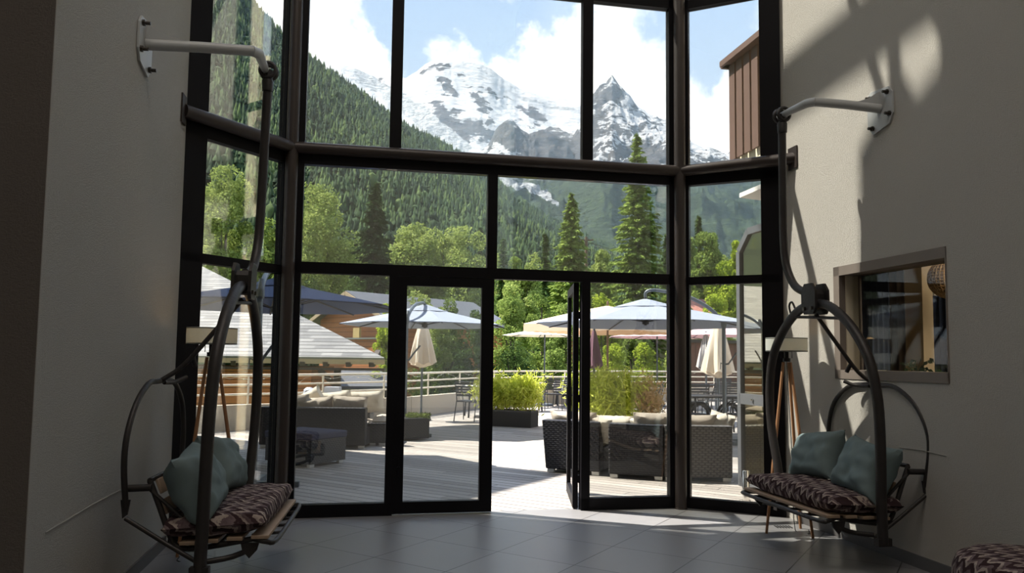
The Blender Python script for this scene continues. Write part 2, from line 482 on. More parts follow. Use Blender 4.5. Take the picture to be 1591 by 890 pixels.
for nm, T, a1 in (('baseboard_right', TR, 12.0), ('baseboard_left', TL, C1a)):
    mb = MB(); mb.prism([T(0.02, 0, 0), T(a1, 0, 0), T(a1, 0.014, 0), T(0.02, 0.014, 0)], (0, 0, 0.085))
    mb.build(nm, M_skirt, kind='structure', smooth=False)
# thin raised line for the crack in each wall
for nm, T, a0, a1, z in (('trim_1', TL, 1.0, 2.2, 0.60), ('trim_2', TR, 1.3, 1.75, 0.80)):
    mb = MB(); mb.tube([T(a0, 0.001, z), T((a0 + a1) / 2, 0.001, z + 0.006), T(a1, 0.001, z - 0.004)], 0.004, 6)
    mb.build(nm, M_stucco, kind='structure')

# ------------------------------------------------------------------ glazing
def sC(px, py):                                # position along the centre plane for a pixel of the photo
    q = PLN(px, py, P_L + NO * 0.07, DC); return (Vector((q.x, q.y)) - P_L).dot(DC), q.z
def cpt(s, o, z): q = P_L + DC * s + NO * o; return Vector((q.x, q.y, z))
def vbar(mb, T, s0, s1, z0, z1, o0=0.03, o1=0.11):
    mb.prism([T(s0, o0, z0), T(s1, o0, z0), T(s1, o1, z0), T(s0, o1, z0)], (0, 0, z1 - z0))
LC = (P_R - P_L).length
xs = lambda px, py: sC(px, py)[0]
z_head0, z_head1 = 2.135, 2.235
ZT = 3.25                                      # the tube ring
zf0, zf1 = 3.115, 3.20
tops = [4.90, 8.80]
def panes(parent, T, cells, o=0.07, mat=None):
    for (s0, s1, z0, z1) in cells:
        mb = MB(); vbar(mb, T, s0, s1, z0, z1, o - 0.006, o + 0.006); mb.build('pane', mat or M_glass, parent, smooth=False)
# centre wall of glass
w = empty('window_1', cpt(LC / 2, 0.07, 0)); w['kind'] = 'structure'
mb = MB()
sa, sb = 0.055, LC - 0.055
sL0, sL1 = xs(601, 600), xs(613, 600)          # jamb left of the closed leaf
sm0, sm1 = xs(757, 330), xs(772, 330)
sR0, sR1 = xs(902, 600), xs(915, 600)
u10, u11 = xs(608, 100), xs(626, 100)
u20, u21 = xs(904, 100), xs(920, 100)
vbar(mb, cpt, -0.045, sa + 0.05, 0, HZ); vbar(mb, cpt, sb - 0.04, LC + 0.045, 0, HZ)
vbar(mb, cpt, sa, sb, z_head0, z_head1); vbar(mb, cpt, sa, sb, zf0, zf1 + 0.06)
vbar(mb, cpt, sa, sL1, 0, 0.11); vbar(mb, cpt, sR0, sb, 0, 0.11)
vbar(mb, cpt, sL0, sL1 - 0.002, 0.1, z_head0 + 0.01); vbar(mb, cpt, sR0, sR1, 0, z_head0 + 0.01)
vbar(mb, cpt, sm0, sm1, z_head1 - 0.01, zf0 + 0.01)
z0 = zf1 + 0.05
for zt in tops:
    vbar(mb, cpt, sa, sb, zt, zt + 0.09); vbar(mb, cpt, u10, u11, z0, zt + 0.01)
    if zt < 6: vbar(mb, cpt, u20, u21, z0, zt + 0.01)
    z0 = zt + 0.08
vbar(mb, cpt, u10, u11, z0, HZ)
mb.build('window_frame', M_frame, w, smooth=False)
cells = [(sa + 0.05, sL0, 0.11, z_head0), (sR1, sb - 0.04, 0.11, z_head0), (sa + 0.05, sm0, z_head1, zf0), (sm1, sb - 0.04, z_head1, zf0)]
z0 = zf1 + 0.06
for zt in tops + [HZ]:
    for (q0, q1) in ((sa + 0.05, u10), (u11, u20), (u21, sb - 0.04)) if zt < 6 else ((sa + 0.05, u10), (u11, sb - 0.04)): cells.append((q0, q1, z0, zt))
    z0 = zt + 0.09
panes(w, cpt, cells)
# closed leaf
dr_ = empty('door_1', cpt(xs(685, 600), 0.07, 0)); dr_['kind'] = 'structure'
dl0, dl1, dl2, dl3 = sL1 - 0.012, xs(629, 600), xs(746, 600), xs(765, 600)
zb, zt_ = xs(0, 0) * 0 + 0.012, z_head0 - 0.004
mb = MB()
vbar(mb, cpt, dl0, dl1, zb, zt_, 0.028, 0.10); vbar(mb, cpt, dl2, dl3, zb, zt_, 0.035, 0.10)
vbar(mb, cpt, dl1 - 0.001, dl2 + 0.001, zb, 0.115, 0.035, 0.10); vbar(mb, cpt, dl1 - 0.001, dl2 + 0.001, z_head0 - 0.085, zt_, 0.035, 0.10)
mb.build('door_frame', M_frame, dr_, smooth=False)
panes(dr_, cpt, [(dl1, dl2, 0.115, z_head0 - 0.085)])
mb = MB(); mb.cyl(cpt(dl0 + 0.06, 0.03, 0.42), cpt(dl0 + 0.06, 0.005, 0.42), 0.012, 12); mb.cyl(cpt(dl0 + 0.06, 0.012, 0.35), cpt(dl0 + 0.06, 0.012, 0.5), 0.006, 8)
mb.build('door_handle', M_frame, dr_)
# the open leaf, swung outwards
H = cpt(xs(896, 600), 0.10, 0); Hd = D(884.5, 600, H.y + 0.93); Hd.z = 0
hd = (Hd - H); hd.z = 0; Lw = 0.93; hd = hd.normalized(); hn = Vector((hd.y, -hd.x, 0))
def opt(s, o, z): return H + hd * s + hn * o + Vector((0, 0, z))
dr2 = empty('door_2', H); dr2['kind'] = 'structure'
mb = MB()
for (s0, s1, q0, q1) in ((0, 0.09, zb, zt_), (Lw - 0.11, Lw, zb, zt_), (0.09, Lw - 0.11, zb, 0.115), (0.09, Lw - 0.11, z_head0 - 0.085, zt_)):
    mb.prism([opt(s0, -0.025, q0), opt(s1, -0.025, q0), opt(s1, 0.025, q0), opt(s0, 0.025, q0)], (0, 0, q1 - q0))
mb.build('door_frame', M_frame, dr2, smooth=False)
mb = MB(); mb.prism([opt(0.09, -0.006, 0.11), opt(Lw - 0.11, -0.006, 0.11), opt(Lw - 0.11, 0.006, 0.11), opt(0.09, 0.006, 0.11)], (0, 0, 1.95)); mb.build('pane', M_glass, dr2, smooth=False)
for zz, nm in ((1.02, 'door_handle'),):
    mb = MB(); mb.tube([opt(Lw - 0.06, -0.03, zz), opt(Lw - 0.06, -0.075, zz), opt(Lw - 0.2, -0.078, zz)], 0.011, 8)
    mb.prism([opt(Lw - 0.085, -0.034, zz - 0.11), opt(Lw - 0.035, -0.034, zz - 0.11), opt(Lw - 0.035, -0.025, zz - 0.11), opt(Lw - 0.085, -0.025, zz - 0.11)], (0, 0, 0.2))
    mb.build(nm, M_black, dr2)
for zz in (0.28, 1.03, 1.82):
    mb = MB(); a_ = opt(0.02, 0.03, zz); mb.box((a_.x + 0.03, a_.y - 0.01, zz), (0.07, 0.06, 0.07)); mb.cyl((a_.x + 0.05, a_.y - 0.02, zz - 0.09), (a_.x + 0.05, a_.y - 0.02, zz + 0.09), 0.012, 10)
    mb.build('hinge', M_frame, dr2)
# side panels
def side_panel(idx, A, B, toB_stile, headz):
    """A by the post, B by the wall"""
    d = (B - A).normalized(); n = Vector((-d.y, d.x))
    if n.y < 0: n = -n
    L = (B - A).length
    def T(s, o, z): q = A + d * s + n * o; return Vector((q.x, q.y, z))
    w = empty('window_%d' % idx, V3((A + B) / 2, 0)); w['kind'] = 'structure'
    mb = MB()
    vbar(mb, T, -0.075, 0.06, 0, HZ, -0.03, 0.05); vbar(mb, T, L - toB_stile, L + 0.02, 0, HZ, -0.03, 0.05)
    vbar(mb, T, 0, L, 0, 0.10, -0.03, 0.05)
    vbar(mb, T, 0, L, headz, headz + 0.075, -0.03, 0.05)
    vbar(mb, T, 0, L, zf0, zf1 + 0.06, -0.03, 0.05)
    for zt in tops: vbar(mb, T, 0, L, zt, zt + 0.09, -0.03, 0.05)
    mb.build('window_frame', M_frame, w, smooth=False)
    cells = []; zs = [0.10, headz]; lows = [(0.10, headz), (headz + 0.075, zf0)]
    z0 = zf1 + 0.06
    for zt in tops + [HZ]: lows.append((z0, zt)); z0 = zt + 0.09
    for (q0, q1) in lows: cells.append((0.06, L - toB_stile, q0, q1))
    panes(w, T, cells, 0.01)
    return T, L
TSL, LSL = side_panel(2, P_L + Vector((-0.06, 0.06)), GLd, 0.20, 2.12)
TSR, LSR = side_panel(3, P_R + Vector((0.05, 0.07)), GRd, 0.165, 2.135)
# round steel posts and the tube ring that ties them
for i, (P, top) in enumerate(((P_L, HZ), (P_R, HZ))):
    mb = MB(); mb.cyl(V3(P, 0), V3(P, HZ), 0.056, 24); mb.lathe([(0.062, 0), (0.062, 0.01), (0.056, 0.012)], V3(P, 0), 24)
    mb.build('trim_%d' % (3 + i), M_tube, kind='structure')
WLt = Vector((-2.516, 5.60)); WRt = Vector((2.57, 6.716))
mb = MB(); r_ = 0.053
mb.cyl(V3(P_L, ZT), V3(P_R, ZT), r_, 20); mb.cyl(V3(P_L, ZT), V3(WLt, ZT), r_, 20); mb.cyl(V3(P_R, ZT), V3(WRt, ZT), r_, 20)
mb.lathe([(0.0, -0.056), (0.056, -0.03), (0.058, 0), (0.056, 0.03), (0, 0.056)], V3(P_L, ZT), 20); mb.lathe([(0.0, -0.056), (0.056, -0.03), (0.058, 0), (0.056, 0.03), (0, 0.056)], V3(P_R, ZT), 20)
mb.prism([TL(0.10, 0.001, ZT - 0.11), TL(-0.02, 0.001, ZT - 0.11), TL(-0.02, 0.001, ZT + 0.11), TL(0.10, 0.001, ZT + 0.11)], (0.012, 0.003, 0))
mb.prism([TR(0.07, 0.001, ZT - 0.10), TR(-0.07, 0.001, ZT - 0.10), TR(-0.07, 0.001, ZT + 0.10), TR(0.07, 0.001, ZT + 0.10)], (-0.012, -0.003, 0))
mb.build('trim_5', M_tube, kind='structure')

# ------------------------------------------------------------------ window in the right wall, with the room behind it
w = empty('window_4', TR((W0 + W1) / 2, -0.1, WZ0)); w['kind'] = 'structure'
M_winframe = plain('window_surround', lin((118, 108, 100)), 0.6)
mb = MB()
def TRbox(mb, a0, a1, o0, o1, z0, z1): mb.prism([TR(a0, o0, z0), TR(a1, o0, z0), TR(a1, o1, z0), TR(a0, o1, z0)], (0, 0, z1 - z0))
e_ = 0.075
TRbox(mb, W0, W0 + e_, -0.22, 0.006, WZ0, WZ1); TRbox(mb, W1 - 0.01, W1, -0.22, 0.006, WZ0, WZ1)
TRbox(mb, W0, W1, -0.22, 0.006, WZ1 - e_, WZ1); TRbox(mb, W0, W1, -0.22, 0.006, WZ0, WZ0 + e_ * 0.95)
mb.build('window_frame', M_winframe, w, smooth=False)
mb = MB(); TRbox(mb, W0 + e_, W1, -0.115, -0.105, WZ0 + e_, WZ1 - e_); mb.build('pane', M_inglass, w, smooth=False)
mb = MB(); TRbox(mb, W0 + e_, W0 + e_ + 0.012, -0.16, -0.05, WZ0 + e_, WZ1 - e_); mb.build('window_post', M_cream, w, smooth=False)
# small room: shell
M_room = plain('beige_wall', lin((205, 184, 150)), 0.8)
M_white = plain('white_paint', lin((236, 232, 224)), 0.8)
mb = MB()
TRbox(mb, -0.3, 4.6, -3.4, -3.3, 0, 2.9); TRbox(mb, -0.4, -0.3, -3.4, -0.36, 0, 2.9); TRbox(mb, 4.6, 4.7, -3.4, -0.36, 0, 2.9)
mb.build('wall_lounge', M_room, kind='structure', smooth=False)
mb = MB(); TRbox(mb, -0.4, 4.7, -3.4, -0.352, 2.9, 3.0); mb.build('ceiling_lounge', M_white, kind='structure', smooth=False)
mb = MB(); TRbox(mb, -0.4, 4.7, -3.4, -0.352, -0.1, 0.0); mb.build('floor_lounge', M_skirt, kind='structure', smooth=False)
def curtain(name, a0, a1, o, z0, z1, mat, label, folds=9, amp=0.018):
    mb = MB()
    def fn(i, j):
        a = a0 + (a1 - a0) * i
        return TR(a, o + amp * math.sin(i * folds * 2 * PI) * (0.6 + 0.4 * j), z0 + (z1 - z0) * j)
    mb.grid(fn, folds * 8, 6)
    mb.grid(lambda i, j: fn(1 - i, j) + Vector((0.006, 0.001, 0)), folds * 8, 6)
    mb.build(name, mat, label=label, cat='curtain')
M_navy = plain('navy_fabric', (0.016, 0.022, 0.04), 0.85, 0, 0.3, 20)
M_bluef = plain('blue_fabric', (0.03, 0.045, 0.085), 0.85, 0, 0.3, 20)
M_brownf = plain('brown_fabric', (0.07, 0.05, 0.035), 0.85)
# pixel columns of the panels seen through the window, laid on planes inside the lounge
def la(px, o): q = PLN(px, 500, WR0 + NR * o, UR); return (Vector((q.x, q.y)) - WR0).dot(UR)
curtain('curtain', W0 + e_ + .02, la(1381, -0.19), -0.19, WZ0 + e_, WZ1 - e_, M_navy, 'near black blue curtain at the left of the inner window', 5)
curtain('curtain', la(1376, -0.62), la(1405, -0.62), -0.62, 0.05, 2.78, M_brownf, 'narrow dark brown curtain beside the near black one', 3)
curtain('curtain', la(1451, -1.0), la(1500, -1.0), -1.0, 0.05, 1.98, M_bluef, 'deep blue curtain hanging below the round woven lamp', 5)
mb = MB(); a0, a1 = la(1403, -0.8), la(1434, -0.8); TRbox(mb, a0, a1, -0.9, -0.8, 0, 2.9); mb.build('wall_pier', M_room, kind='structure', smooth=False)
mb = MB(); a0, a1 = la(1434, -1.25), la(1453, -1.25); TRbox(mb, a0, a1, -1.35, -1.25, 0, 2.9); mb.build('wall_pier_back', M_white, kind='structure', smooth=False)
ll = bpy.data.lights.new('lounge_light', 'AREA'); ll.size = 1.2; ll.energy = 30; ll.color = (1, 0.9, 0.76)
lo = bpy.data.objects.new('lounge_light', ll); COL.objects.link(lo); lo.location = TR(2.6, -0.9, 2.85)
# round woven pendant lamp
c = TR(la(1478, -0.7), -0.7, D(1478, 432, 5.4).z)
q = PLN(1480, 432, WR0 + NR * -0.7, UR); c.z = q.z
pl = empty('pendant_lamp', c, 'round woven straw pendant lamp behind the inner window', 'lamp')
M_straw = plain('straw', lin((196, 160, 110)), 0.7, 0, 0.3, 30, 0.6, 70)
mb = MB()
for k in range(16):
    a = PI * k / 16; ring = [c + Matrix.Rotation(a, 3, 'Z') @ Vector((0.155 * math.cos(t), 0, 0.155 * math.sin(t))) for t in np.linspace(0, 2 * PI, 28, endpoint=False)]
    mb.tube(ring, 0.005, 5, closed=True)
for z in np.linspace(-0.14, 0.14, 13):
    r = math.sqrt(max(0.155 ** 2 - z * z, 1e-4)); mb.tube([c + Vector((r * math.cos(t), r * math.sin(t), z)) for t in np.linspace(0, 2 * PI, 28, endpoint=False)], 0.005, 5, closed=True)
mb.lathe([(0.001, -0.145), (0.07, -0.128), (0.12, -0.08), (0.145, 0), (0.12, 0.08), (0.07, 0.128), (0.001, 0.145)], c, 24)
mb.build('lamp_shade', M_straw, pl)
mb = MB(); mb.cyl(c + Vector((0, 0, 0.15)), Vector((c.x, c.y, 2.9)), 0.004, 6); mb.build('cord', M_black, pl)
# small plant on the lounge side of the inner window
c = TR(la(1424, -0.3), -0.3, 0); c.z = WZ0 + e_ * .95
r = empty('potted_plant', c, 'small leafy plant standing behind the inner window pane', 'plant')
mb = MB(); mb.lathe([(.03, -.10), (.04, -.02), (.042, 0), (.001, 0)], c, 14); mb.build('pot', M_white, r)
M_leafd = plain('dark_leaf', lin((60, 74, 52)), .5)
mb = MB(); rr = random.Random(4)
for k in range(26):
    a = rr.uniform(0, 2 * PI); l = rr.uniform(.03, .13); q = c + UR.to_3d() * (math.cos(a) * l * 1.3) + NR.to_3d() * (math.sin(a) * l * .4) + Vector((0, 0, rr.uniform(.0, .09)))
    u_ = Vector((rr.uniform(-1, 1), rr.uniform(-1, 1), rr.uniform(-.3, .8))).normalized(); v_ = u_.cross(Vector((rr.uniform(-1, 1), 1, .3))).normalized()
    P_ = [q - u_ * .022, q + v_ * .014 + u_ * .002, q + u_ * .024, q - v_ * .014 + u_ * .002]; mb.add(P_, [(0, 1, 2, 3)])
    mb.tube([c + Vector((0, 0, -.01)), (c + q) / 2 + Vector((0, 0, .01)), q], .0015, 4)
mb.build('foliage', M_leafd, r)
# ------------------------------------------------------------------ chairlift seats hung from white wall arms
M_iron = plain('old_iron', (0.028, 0.024, 0.023), 0.48, 0.35, 0.35, 8, 0.15, 60)
M_white_steel = plain('white_steel', (0.42, 0.43, 0.43), 0.42, 0.0, 0.05)
M_bolt = plain('bolt_steel', (0.08, 0.07, 0.06), 0.4, 0.8)
M_teal = plain('teal_linen', lin((112, 126, 127)), 0.95, 0, 0.10, 14, 0.25, 500, 0.1)
def mk_pattern(name):
    m, t, out = new_mat(name)
    p = t.mapping(t.coord('Object'), scale=(1, 1, 1), rot=(0, 0, 0.19))
    wob = t.noise(p, 40, 2)
    s = t.node('ShaderNodeSeparateXYZ'); t.link(p, s.inputs[0])
    v = t.math('MULTIPLY', s.outputs[1], 8.5)
    tri = t.math('ABSOLUTE', t.math('SUBTRACT', t.math('FRACT', t.math('MULTIPLY', s.outputs[1], 14.0)), 0.5))
    u = t.math('ADD', t.math('MULTIPLY', s.outputs[0], 9.0), t.math('MULTIPLY', tri, 1.3))
    u = t.math('ADD', u, t.math('MULTIPLY', s.outputs[2], 9.0))
    u = t.math('ADD', u, t.math('MULTIPLY', wob, 0.5))
    f = t.math('FRACT', u)
    tri2 = t.math('FRACT', t.math('ADD', v, t.math('MULTIPLY', wob, 0.3)))
    band = t.ramp(f, [(0.0, (0.035, 0.02, 0.022)), (0.30, (0.035, 0.02, 0.022)), (0.34, (0.33, 0.27, 0.235)), (0.55, (0.33, 0.27, 0.235)), (0.60, (0.10, 0.07, 0.075)), (0.85, (0.16, 0.12, 0.12)), (0.90, (0.035, 0.02, 0.022))], 'LINEAR')
    dark = t.ramp(tri2, [(0.25, 0.0), (0.35, 0.6), (0.6, 0.0)])
    c = t.mix(dark, band, (0.05, 0.03, 0.032, 1))
    pbsdf(t, out, c, 0.95, 0, t.bump(t.noise(p, 350, 2), 0.25, 0.004), 0.1)
    return m
M_pat = mk_pattern('woven_pattern')

def lift_chair(T, side, lab, c_seat, c_p1, c_p2, lab_b, TB):
    A = 1.12; O = 0.60
    root = empty('chairlift_swing_seat', T(A, O, 0.2), lab, 'swing seat', 'chairlift seats hung from the walls')
    # main hoop
    mb = MB()
    L_ = [(-.54, .24), (-.555, .5), (-.64, .85), (-.655, 1.15), (-.60, 1.42), (-.46, 1.62), (-.27, 1.77), (-.09, 1.83), (.09, 1.83), (.24, 1.77), (.42, 1.63), (.57, 1.42), (.64, 1.15), (.65, .85), (.64, .5), (.64, .22)]
    mb.tube([T(A + a, O, z) for a, z in L_], 0.034, 16, sub=4)
    for a in (-.54, .64): mb.bar(T(A + a, O - 0.05, .235), T(A + a, O + 0.05, .235), 0.05, 0.05)
    mb.build('hoop', M_iron, root)
    mb = MB(); mb.tube([T(A - .335, O, 1.755), T(A + .0, O, 1.735), T(A + .345, O, 1.71)], 0.012, 10)
    mb.build('tie_rod', M_iron, root)
    mb = MB(); mb.tube([T(A - .31, O, 1.75), T(A - .34, O, 1.84), T(A - .30, O, 1.87), T(A - .25, O, 1.80)], 0.008, 8, sub=4); mb.build('eyelet', M_iron, root)
    # hanger pole
    mb = MB()
    mb.tube([T(.755, O, 3.40), T(.75, O, 3.2), T(.735, O, 2.7), T(.73, O, 2.38), T(.76, O, 2.16), T(.86, O, 2.0), T(1.0, O, 1.935), T(1.10, O, 1.925)], 0.031, 16, sub=4)
    mb.lathe([(0.001, -.02), (.036, -.02), (.040, .05), (.034, .07), (0.001, .07)], T(.755, O, 3.27), 16)
    mb.build('hanger_pole', M_iron, root)
    mb = MB()
    for k in (0, 1):
        ring = [T(.755 + (k - .5) * .06, O + .052 * math.cos(t), 3.395 + .052 * math.sin(t)) for t in np.linspace(0, 2 * PI, 20, endpoint=False)]
        mb.tube(ring, 0.014, 8, closed=True)
    mb.build('pivot_collar', M_iron, root)
    # clamp plates
    oc = [(-.055, -.115), (.055, -.115), (.085, -.07), (.085, .06), (.045, .115), (-.045, .115), (-.085, .06), (-.085, -.07)]
    mb = MB()
    for o in (-.062, .042):
        mb.prism([T(A + a, O + o, 1.872 + z) for a, z in oc], T(0, .02, 0) - T(0, 0, 0))
    mb.prism([T(A + a * .55, O - .045, 1.872 + z * .6) for a, z in oc], T(0, .09, 0) - T(0, 0, 0))
    cl = mb.build('clamp', M_iron, root, smooth=False, fix=True)
    for a in (-.045, .045):
        mb = MB(); mb.bar(T(A + a, O - .075, 1.80), T(A + a, O + .075, 1.80), 0.024, 0.024); mb.build('bolt', M_bolt, cl)
    # raised restraint bar behind
    mb = MB()
    Bp = [(-.50, .16, .56), (-.53, .15, .72), (-.52, .15, .90), (-.44, .15, 1.08), (-.26, .15, 1.21), (-.08, .15, 1.235), (.10, .15, 1.235), (.26, .15, 1.225), (.44, .15, 1.12), (.55, .15, .95), (.56, .15, .78), (.52, .16, .56)]
    mb.tube([T(A + a, o, z) for a, o, z in Bp], 0.0165, 12, sub=4)
    for a in (-.50, .52):
        mb.tube([T(A + a, .15, .66), T(A + a, .29, .665)], 0.02, 10)
        mb.prism([T(A + a, .135, .60), T(A + a, .185, .60), T(A + a, .175, .52), T(A + a, .15, .50)], T(.012, 0, 0) - T(0, 0, 0))
    mb.build('restraint_bar', M_iron, root)
    mb = MB()
    mb.tube([T(A, O - .0, 1.76), T(A + .01, O - .18, 1.52), T(A + .02, .27, 1.33), T(A + .05, .15, 1.235)], 0.015, 10, sub=3)
    mb.tube([T(A - .19, .24, 1.255), T(A - .12, .19, 1.225), T(A, .16, 1.225)], 0.014, 10, sub=3)
    mb.cyl(T(A + .015, .32, 1.40), T(A - .03, .33, 1.33), 0.016, 10)
    mb.build('link_rod', M_iron, root)
    # seat frame
    mb = MB()
    for a in (-.47, .50):
        mb.tube([T(A + a, .27, .70), T(A + a, .33, .56), T(A + a, .41, .37), T(A + a, .47, .325), T(A + a, .60, .33), T(A + a, .84, .37)], 0.016, 10, sub=3)
        mb.tube([T(A + a * 1.05, .165, .50), T(A + a * 1.1, .40, .36), T(A + a * 1.13, .60, .245)], 0.013, 10)
        mb.tube([T(A + a * 1.1, .60, .26), T(A + a, .74, .275), T(A + a, .86, .33)], 0.016, 10, sub=3)
        mb.prism([T(A + a, .78, .35), T(A + a, .88, .35), T(A + a, .87, .31), T(A + a, .83, .265), T(A + a, .79, .31)], T(.014, 0, 0) - T(0, 0, 0))
        mb.tube([T(A + a * 1.02, .27, .66), T(A + a * 1.02, .45, .50), T(A + a * 1.02, .60, .42)], 0.011, 8)
    mb.tube([T(A - .47, .27, .70), T(A + .50, .27, .70)], 0.015, 10)
    for o, z in ((.39, .40), (.50, .325), (.66, .34)): mb.tube([T(A - .47, o, z), T(A + .50, o, z)], 0.012, 8)
    fr = [T(A - .47, .84, .37), T(A - .50, .92, .368), T(A - .46, .965, .365), T(A + 0, .97, .36), T(A + .49, .965, .355), T(A + .53, .92, .36), T(A + .50, .84, .37)]
    mb.tube(fr, 0.014, 10, sub=4)
    for a in (-.3, -.1, .1, .3): mb.tube([T(A + a, .80, .345), T(A + a, .97, .36)], 0.009, 8)
    mb.build('seat_frame', M_iron, root)
    for (o, z, w) in ((.885, .392, .095), (.75, .385, .085), (.62, .375, .085), (.50, .365, .085)):
        mb = MB(); mb.bar(T(A - .52, o, z), T(A + .54, o, z - .006), w, 0.02, side=NR if side > 0 else NL)
        mb.build('seat_slat', M_slat, root, bevel=0.003)
    for (o, z) in ((.30, .655), (.335, .54)):
        mb = MB(); q0, q1 = T(A - .45, o, z), T(A + .43, o, z)
        up = (T(0, .27, .70) - T(0, .35, .52)).normalized(); mb.bar(q0, q1, 0.085, 0.018, side=up); mb.build('back_slat', M_slat, root, bevel=0.003)
    # cushion and two pillows are things of their own
    ua = (T(1, 0, 0) - T(0, 0, 0)).normalized(); un = (T(0, 1, 0) - T(0, 0, 0)).normalized(); zz = Vector((0, 0, 1))
    mb = MB(); pillow(mb, T(A + .01, .635, .455), ua, (un + zz * .05), (zz - un * .05), 1.10, 0.55, 0.15, seed=3 + side, n=34, pinch=0.01, wr=.012, ex=.27)
    mb.build('seat_cushion', M_pat, label=c_seat, cat='cushion', fix=True)
    lean = (un * -.42 + zz * .9).normalized(); nrm = (un * .9 + zz * .42).normalized()
    for k, (a, lb, rot, dz, w_, h_) in enumerate(((A - .22, c_p1, .16, 0.02, .50, .40), (A + .35, c_p2, -.10, -.005, .52, .42))):
        ax = (ua * math.cos(rot) + lean * math.sin(rot)); ay = (lean * math.cos(rot) - ua * math.sin(rot))
        mb = MB(); pillow(mb, T(a, .46 - k * .0, .655 + dz) + nrm * (.02 + .012 * k), ax, ay, nrm, w_, h_, .24, seed=11 + 5 * k + side, n=28, pinch=0.13, wr=.012, ex=.62)
        mb.build('pillow', M_teal, label=lb, cat='pillow', group='teal pillows on the chairlift seats', fix=True)
    # wall arm
    br = empty('wall_bracket', TB(1.2, 0, 3.1), lab_b, 'wall bracket', 'white steel arms carrying the seats')
    pl = [(1.05, 3.44), (1.10, 3.47), (1.30, 3.45), (1.34, 3.40), (1.34, 3.24), (1.30, 3.17), (1.12, 3.13), (1.06, 3.20)]
    mb = MB(); mb.prism([TB(a, .002, z) for a, z in pl], TB(0, .014, 0) - TB(0, 0, 0)); mb.build('wall_plate', M_white_steel, br, smooth=False, fix=True, bevel=.002)
    mb = MB()
    mb.tube([TB(1.20, .012, 3.31), TB(1.18, .30, 3.345), TB(1.15, .575, 3.375)], 0.034, 18)
    mb.tube([TB(1.155, .56, 3.375), TB(1.10, .60, 3.38), TB(.86, .60, 3.395), TB(.70, .60, 3.40)], [.034, .034, .028, .026], 18)
    mb.build('arm', M_white_steel, br)
    mb = MB()
    pr = [(.012, 3.44), (.05, 3.425), (.11, 3.39), (.20, 3.365), (.32, 3.352), (.32, 3.34), (.012, 3.31)]
    mb.prism([TB(1.193, o, z) for o, z in pr], TB(.014, 0, 0) - TB(0, 0, 0)); mb.build('gusset', M_white_steel, br, smooth=False, fix=True)
    for a, z in ((1.10, 3.42), (1.29, 3.41), (1.31, 3.24), (1.12, 3.18)):
        mb = MB(); mb.cyl(TB(a, .014, z), TB(a, .06, z), .011, 10); mb.cyl(TB(a, .016, z), TB(a, .032, z), .019, 6); mb.build('bolt', M_bolt, br)

def swung(T0, da, do, rot, lean):              # a seat that hangs a little turned and leaning on its pivot
    def F_(a, o, z):
        A_, O_ = a - 1.12, o - .6
        return T0(A_ * math.cos(rot) - O_ * math.sin(rot) + 1.12 + da, A_ * math.sin(rot) + O_ * math.cos(rot) + .6 + do + lean * (3.4 - z), z)
    return F_
def armed(T0, da, do, wall_a):
    def F_(a, o, z): k = max(0, min(1, (o - .05) / .5)); return T0(a + da * k + wall_a * (1 - k), o + do * k, z)
    return F_
lift_chair(swung(TR, -.086, -.103, -.03, -.016), 1, 'dark iron chairlift seat hanging by the rough sunlit right wall', 'long brown patterned cushion on the right hanging seat',
           'teal pillow nearer the glass on the right hanging seat', 'teal pillow behind the thick hoop leg of the right hanging seat', 'white steel arm bolted to the sunlit right wall', armed(TR, -.086, -.103, 0.0))
lift_chair(swung(TL, -.166, .06, -.059, -.024), -1, 'dark iron chairlift seat hanging by the shaded left wall', 'long brown patterned cushion on the left hanging seat',
           'teal pillow at the far end of the left hanging seat', 'teal pillow at the near end of the left hanging seat', 'white steel arm bolted to the shaded left wall', armed(TL, -.166, .06, -.10))

# ------------------------------------------------------------------ floor lamps
def mk_shade():
    m, t, out = new_mat('lamp_shade_fabric')
    p = t.coord('Object'); n = t.noise(t.mapping(p, scale=(1, 1, 6)), 60, 2)
    c = t.mix(n, (0.66, 0.70, 0.68, 1), (0.78, 0.82, 0.80, 1))
    d = t.node('ShaderNodeBsdfDiffuse'); t.link(c, d.inputs[0])
    tl = t.node('ShaderNodeBsdfTranslucent'); t.link(c, tl.inputs[0])
    mx = t.node('ShaderNodeMixShader'); mx.inputs[0].default_value = 0.5
    t.link(d.outputs[0], mx.inputs[1]); t.link(tl.outputs[0], mx.inputs[2]); t.link(mx.outputs[0], out.inputs[0]); return m
M_shade = mk_shade()
def emis(name, col, s):
    m, t, out = new_mat(name); e = t.node('ShaderNodeEmission'); e.inputs[0].default_value = c3(col); e.inputs[1].default_value = s
    t.link(e.outputs[0], out.inputs[0]); return m
M_bulb = emis('warm_bulb', (1.0, 0.55, 0.16), 9.0)
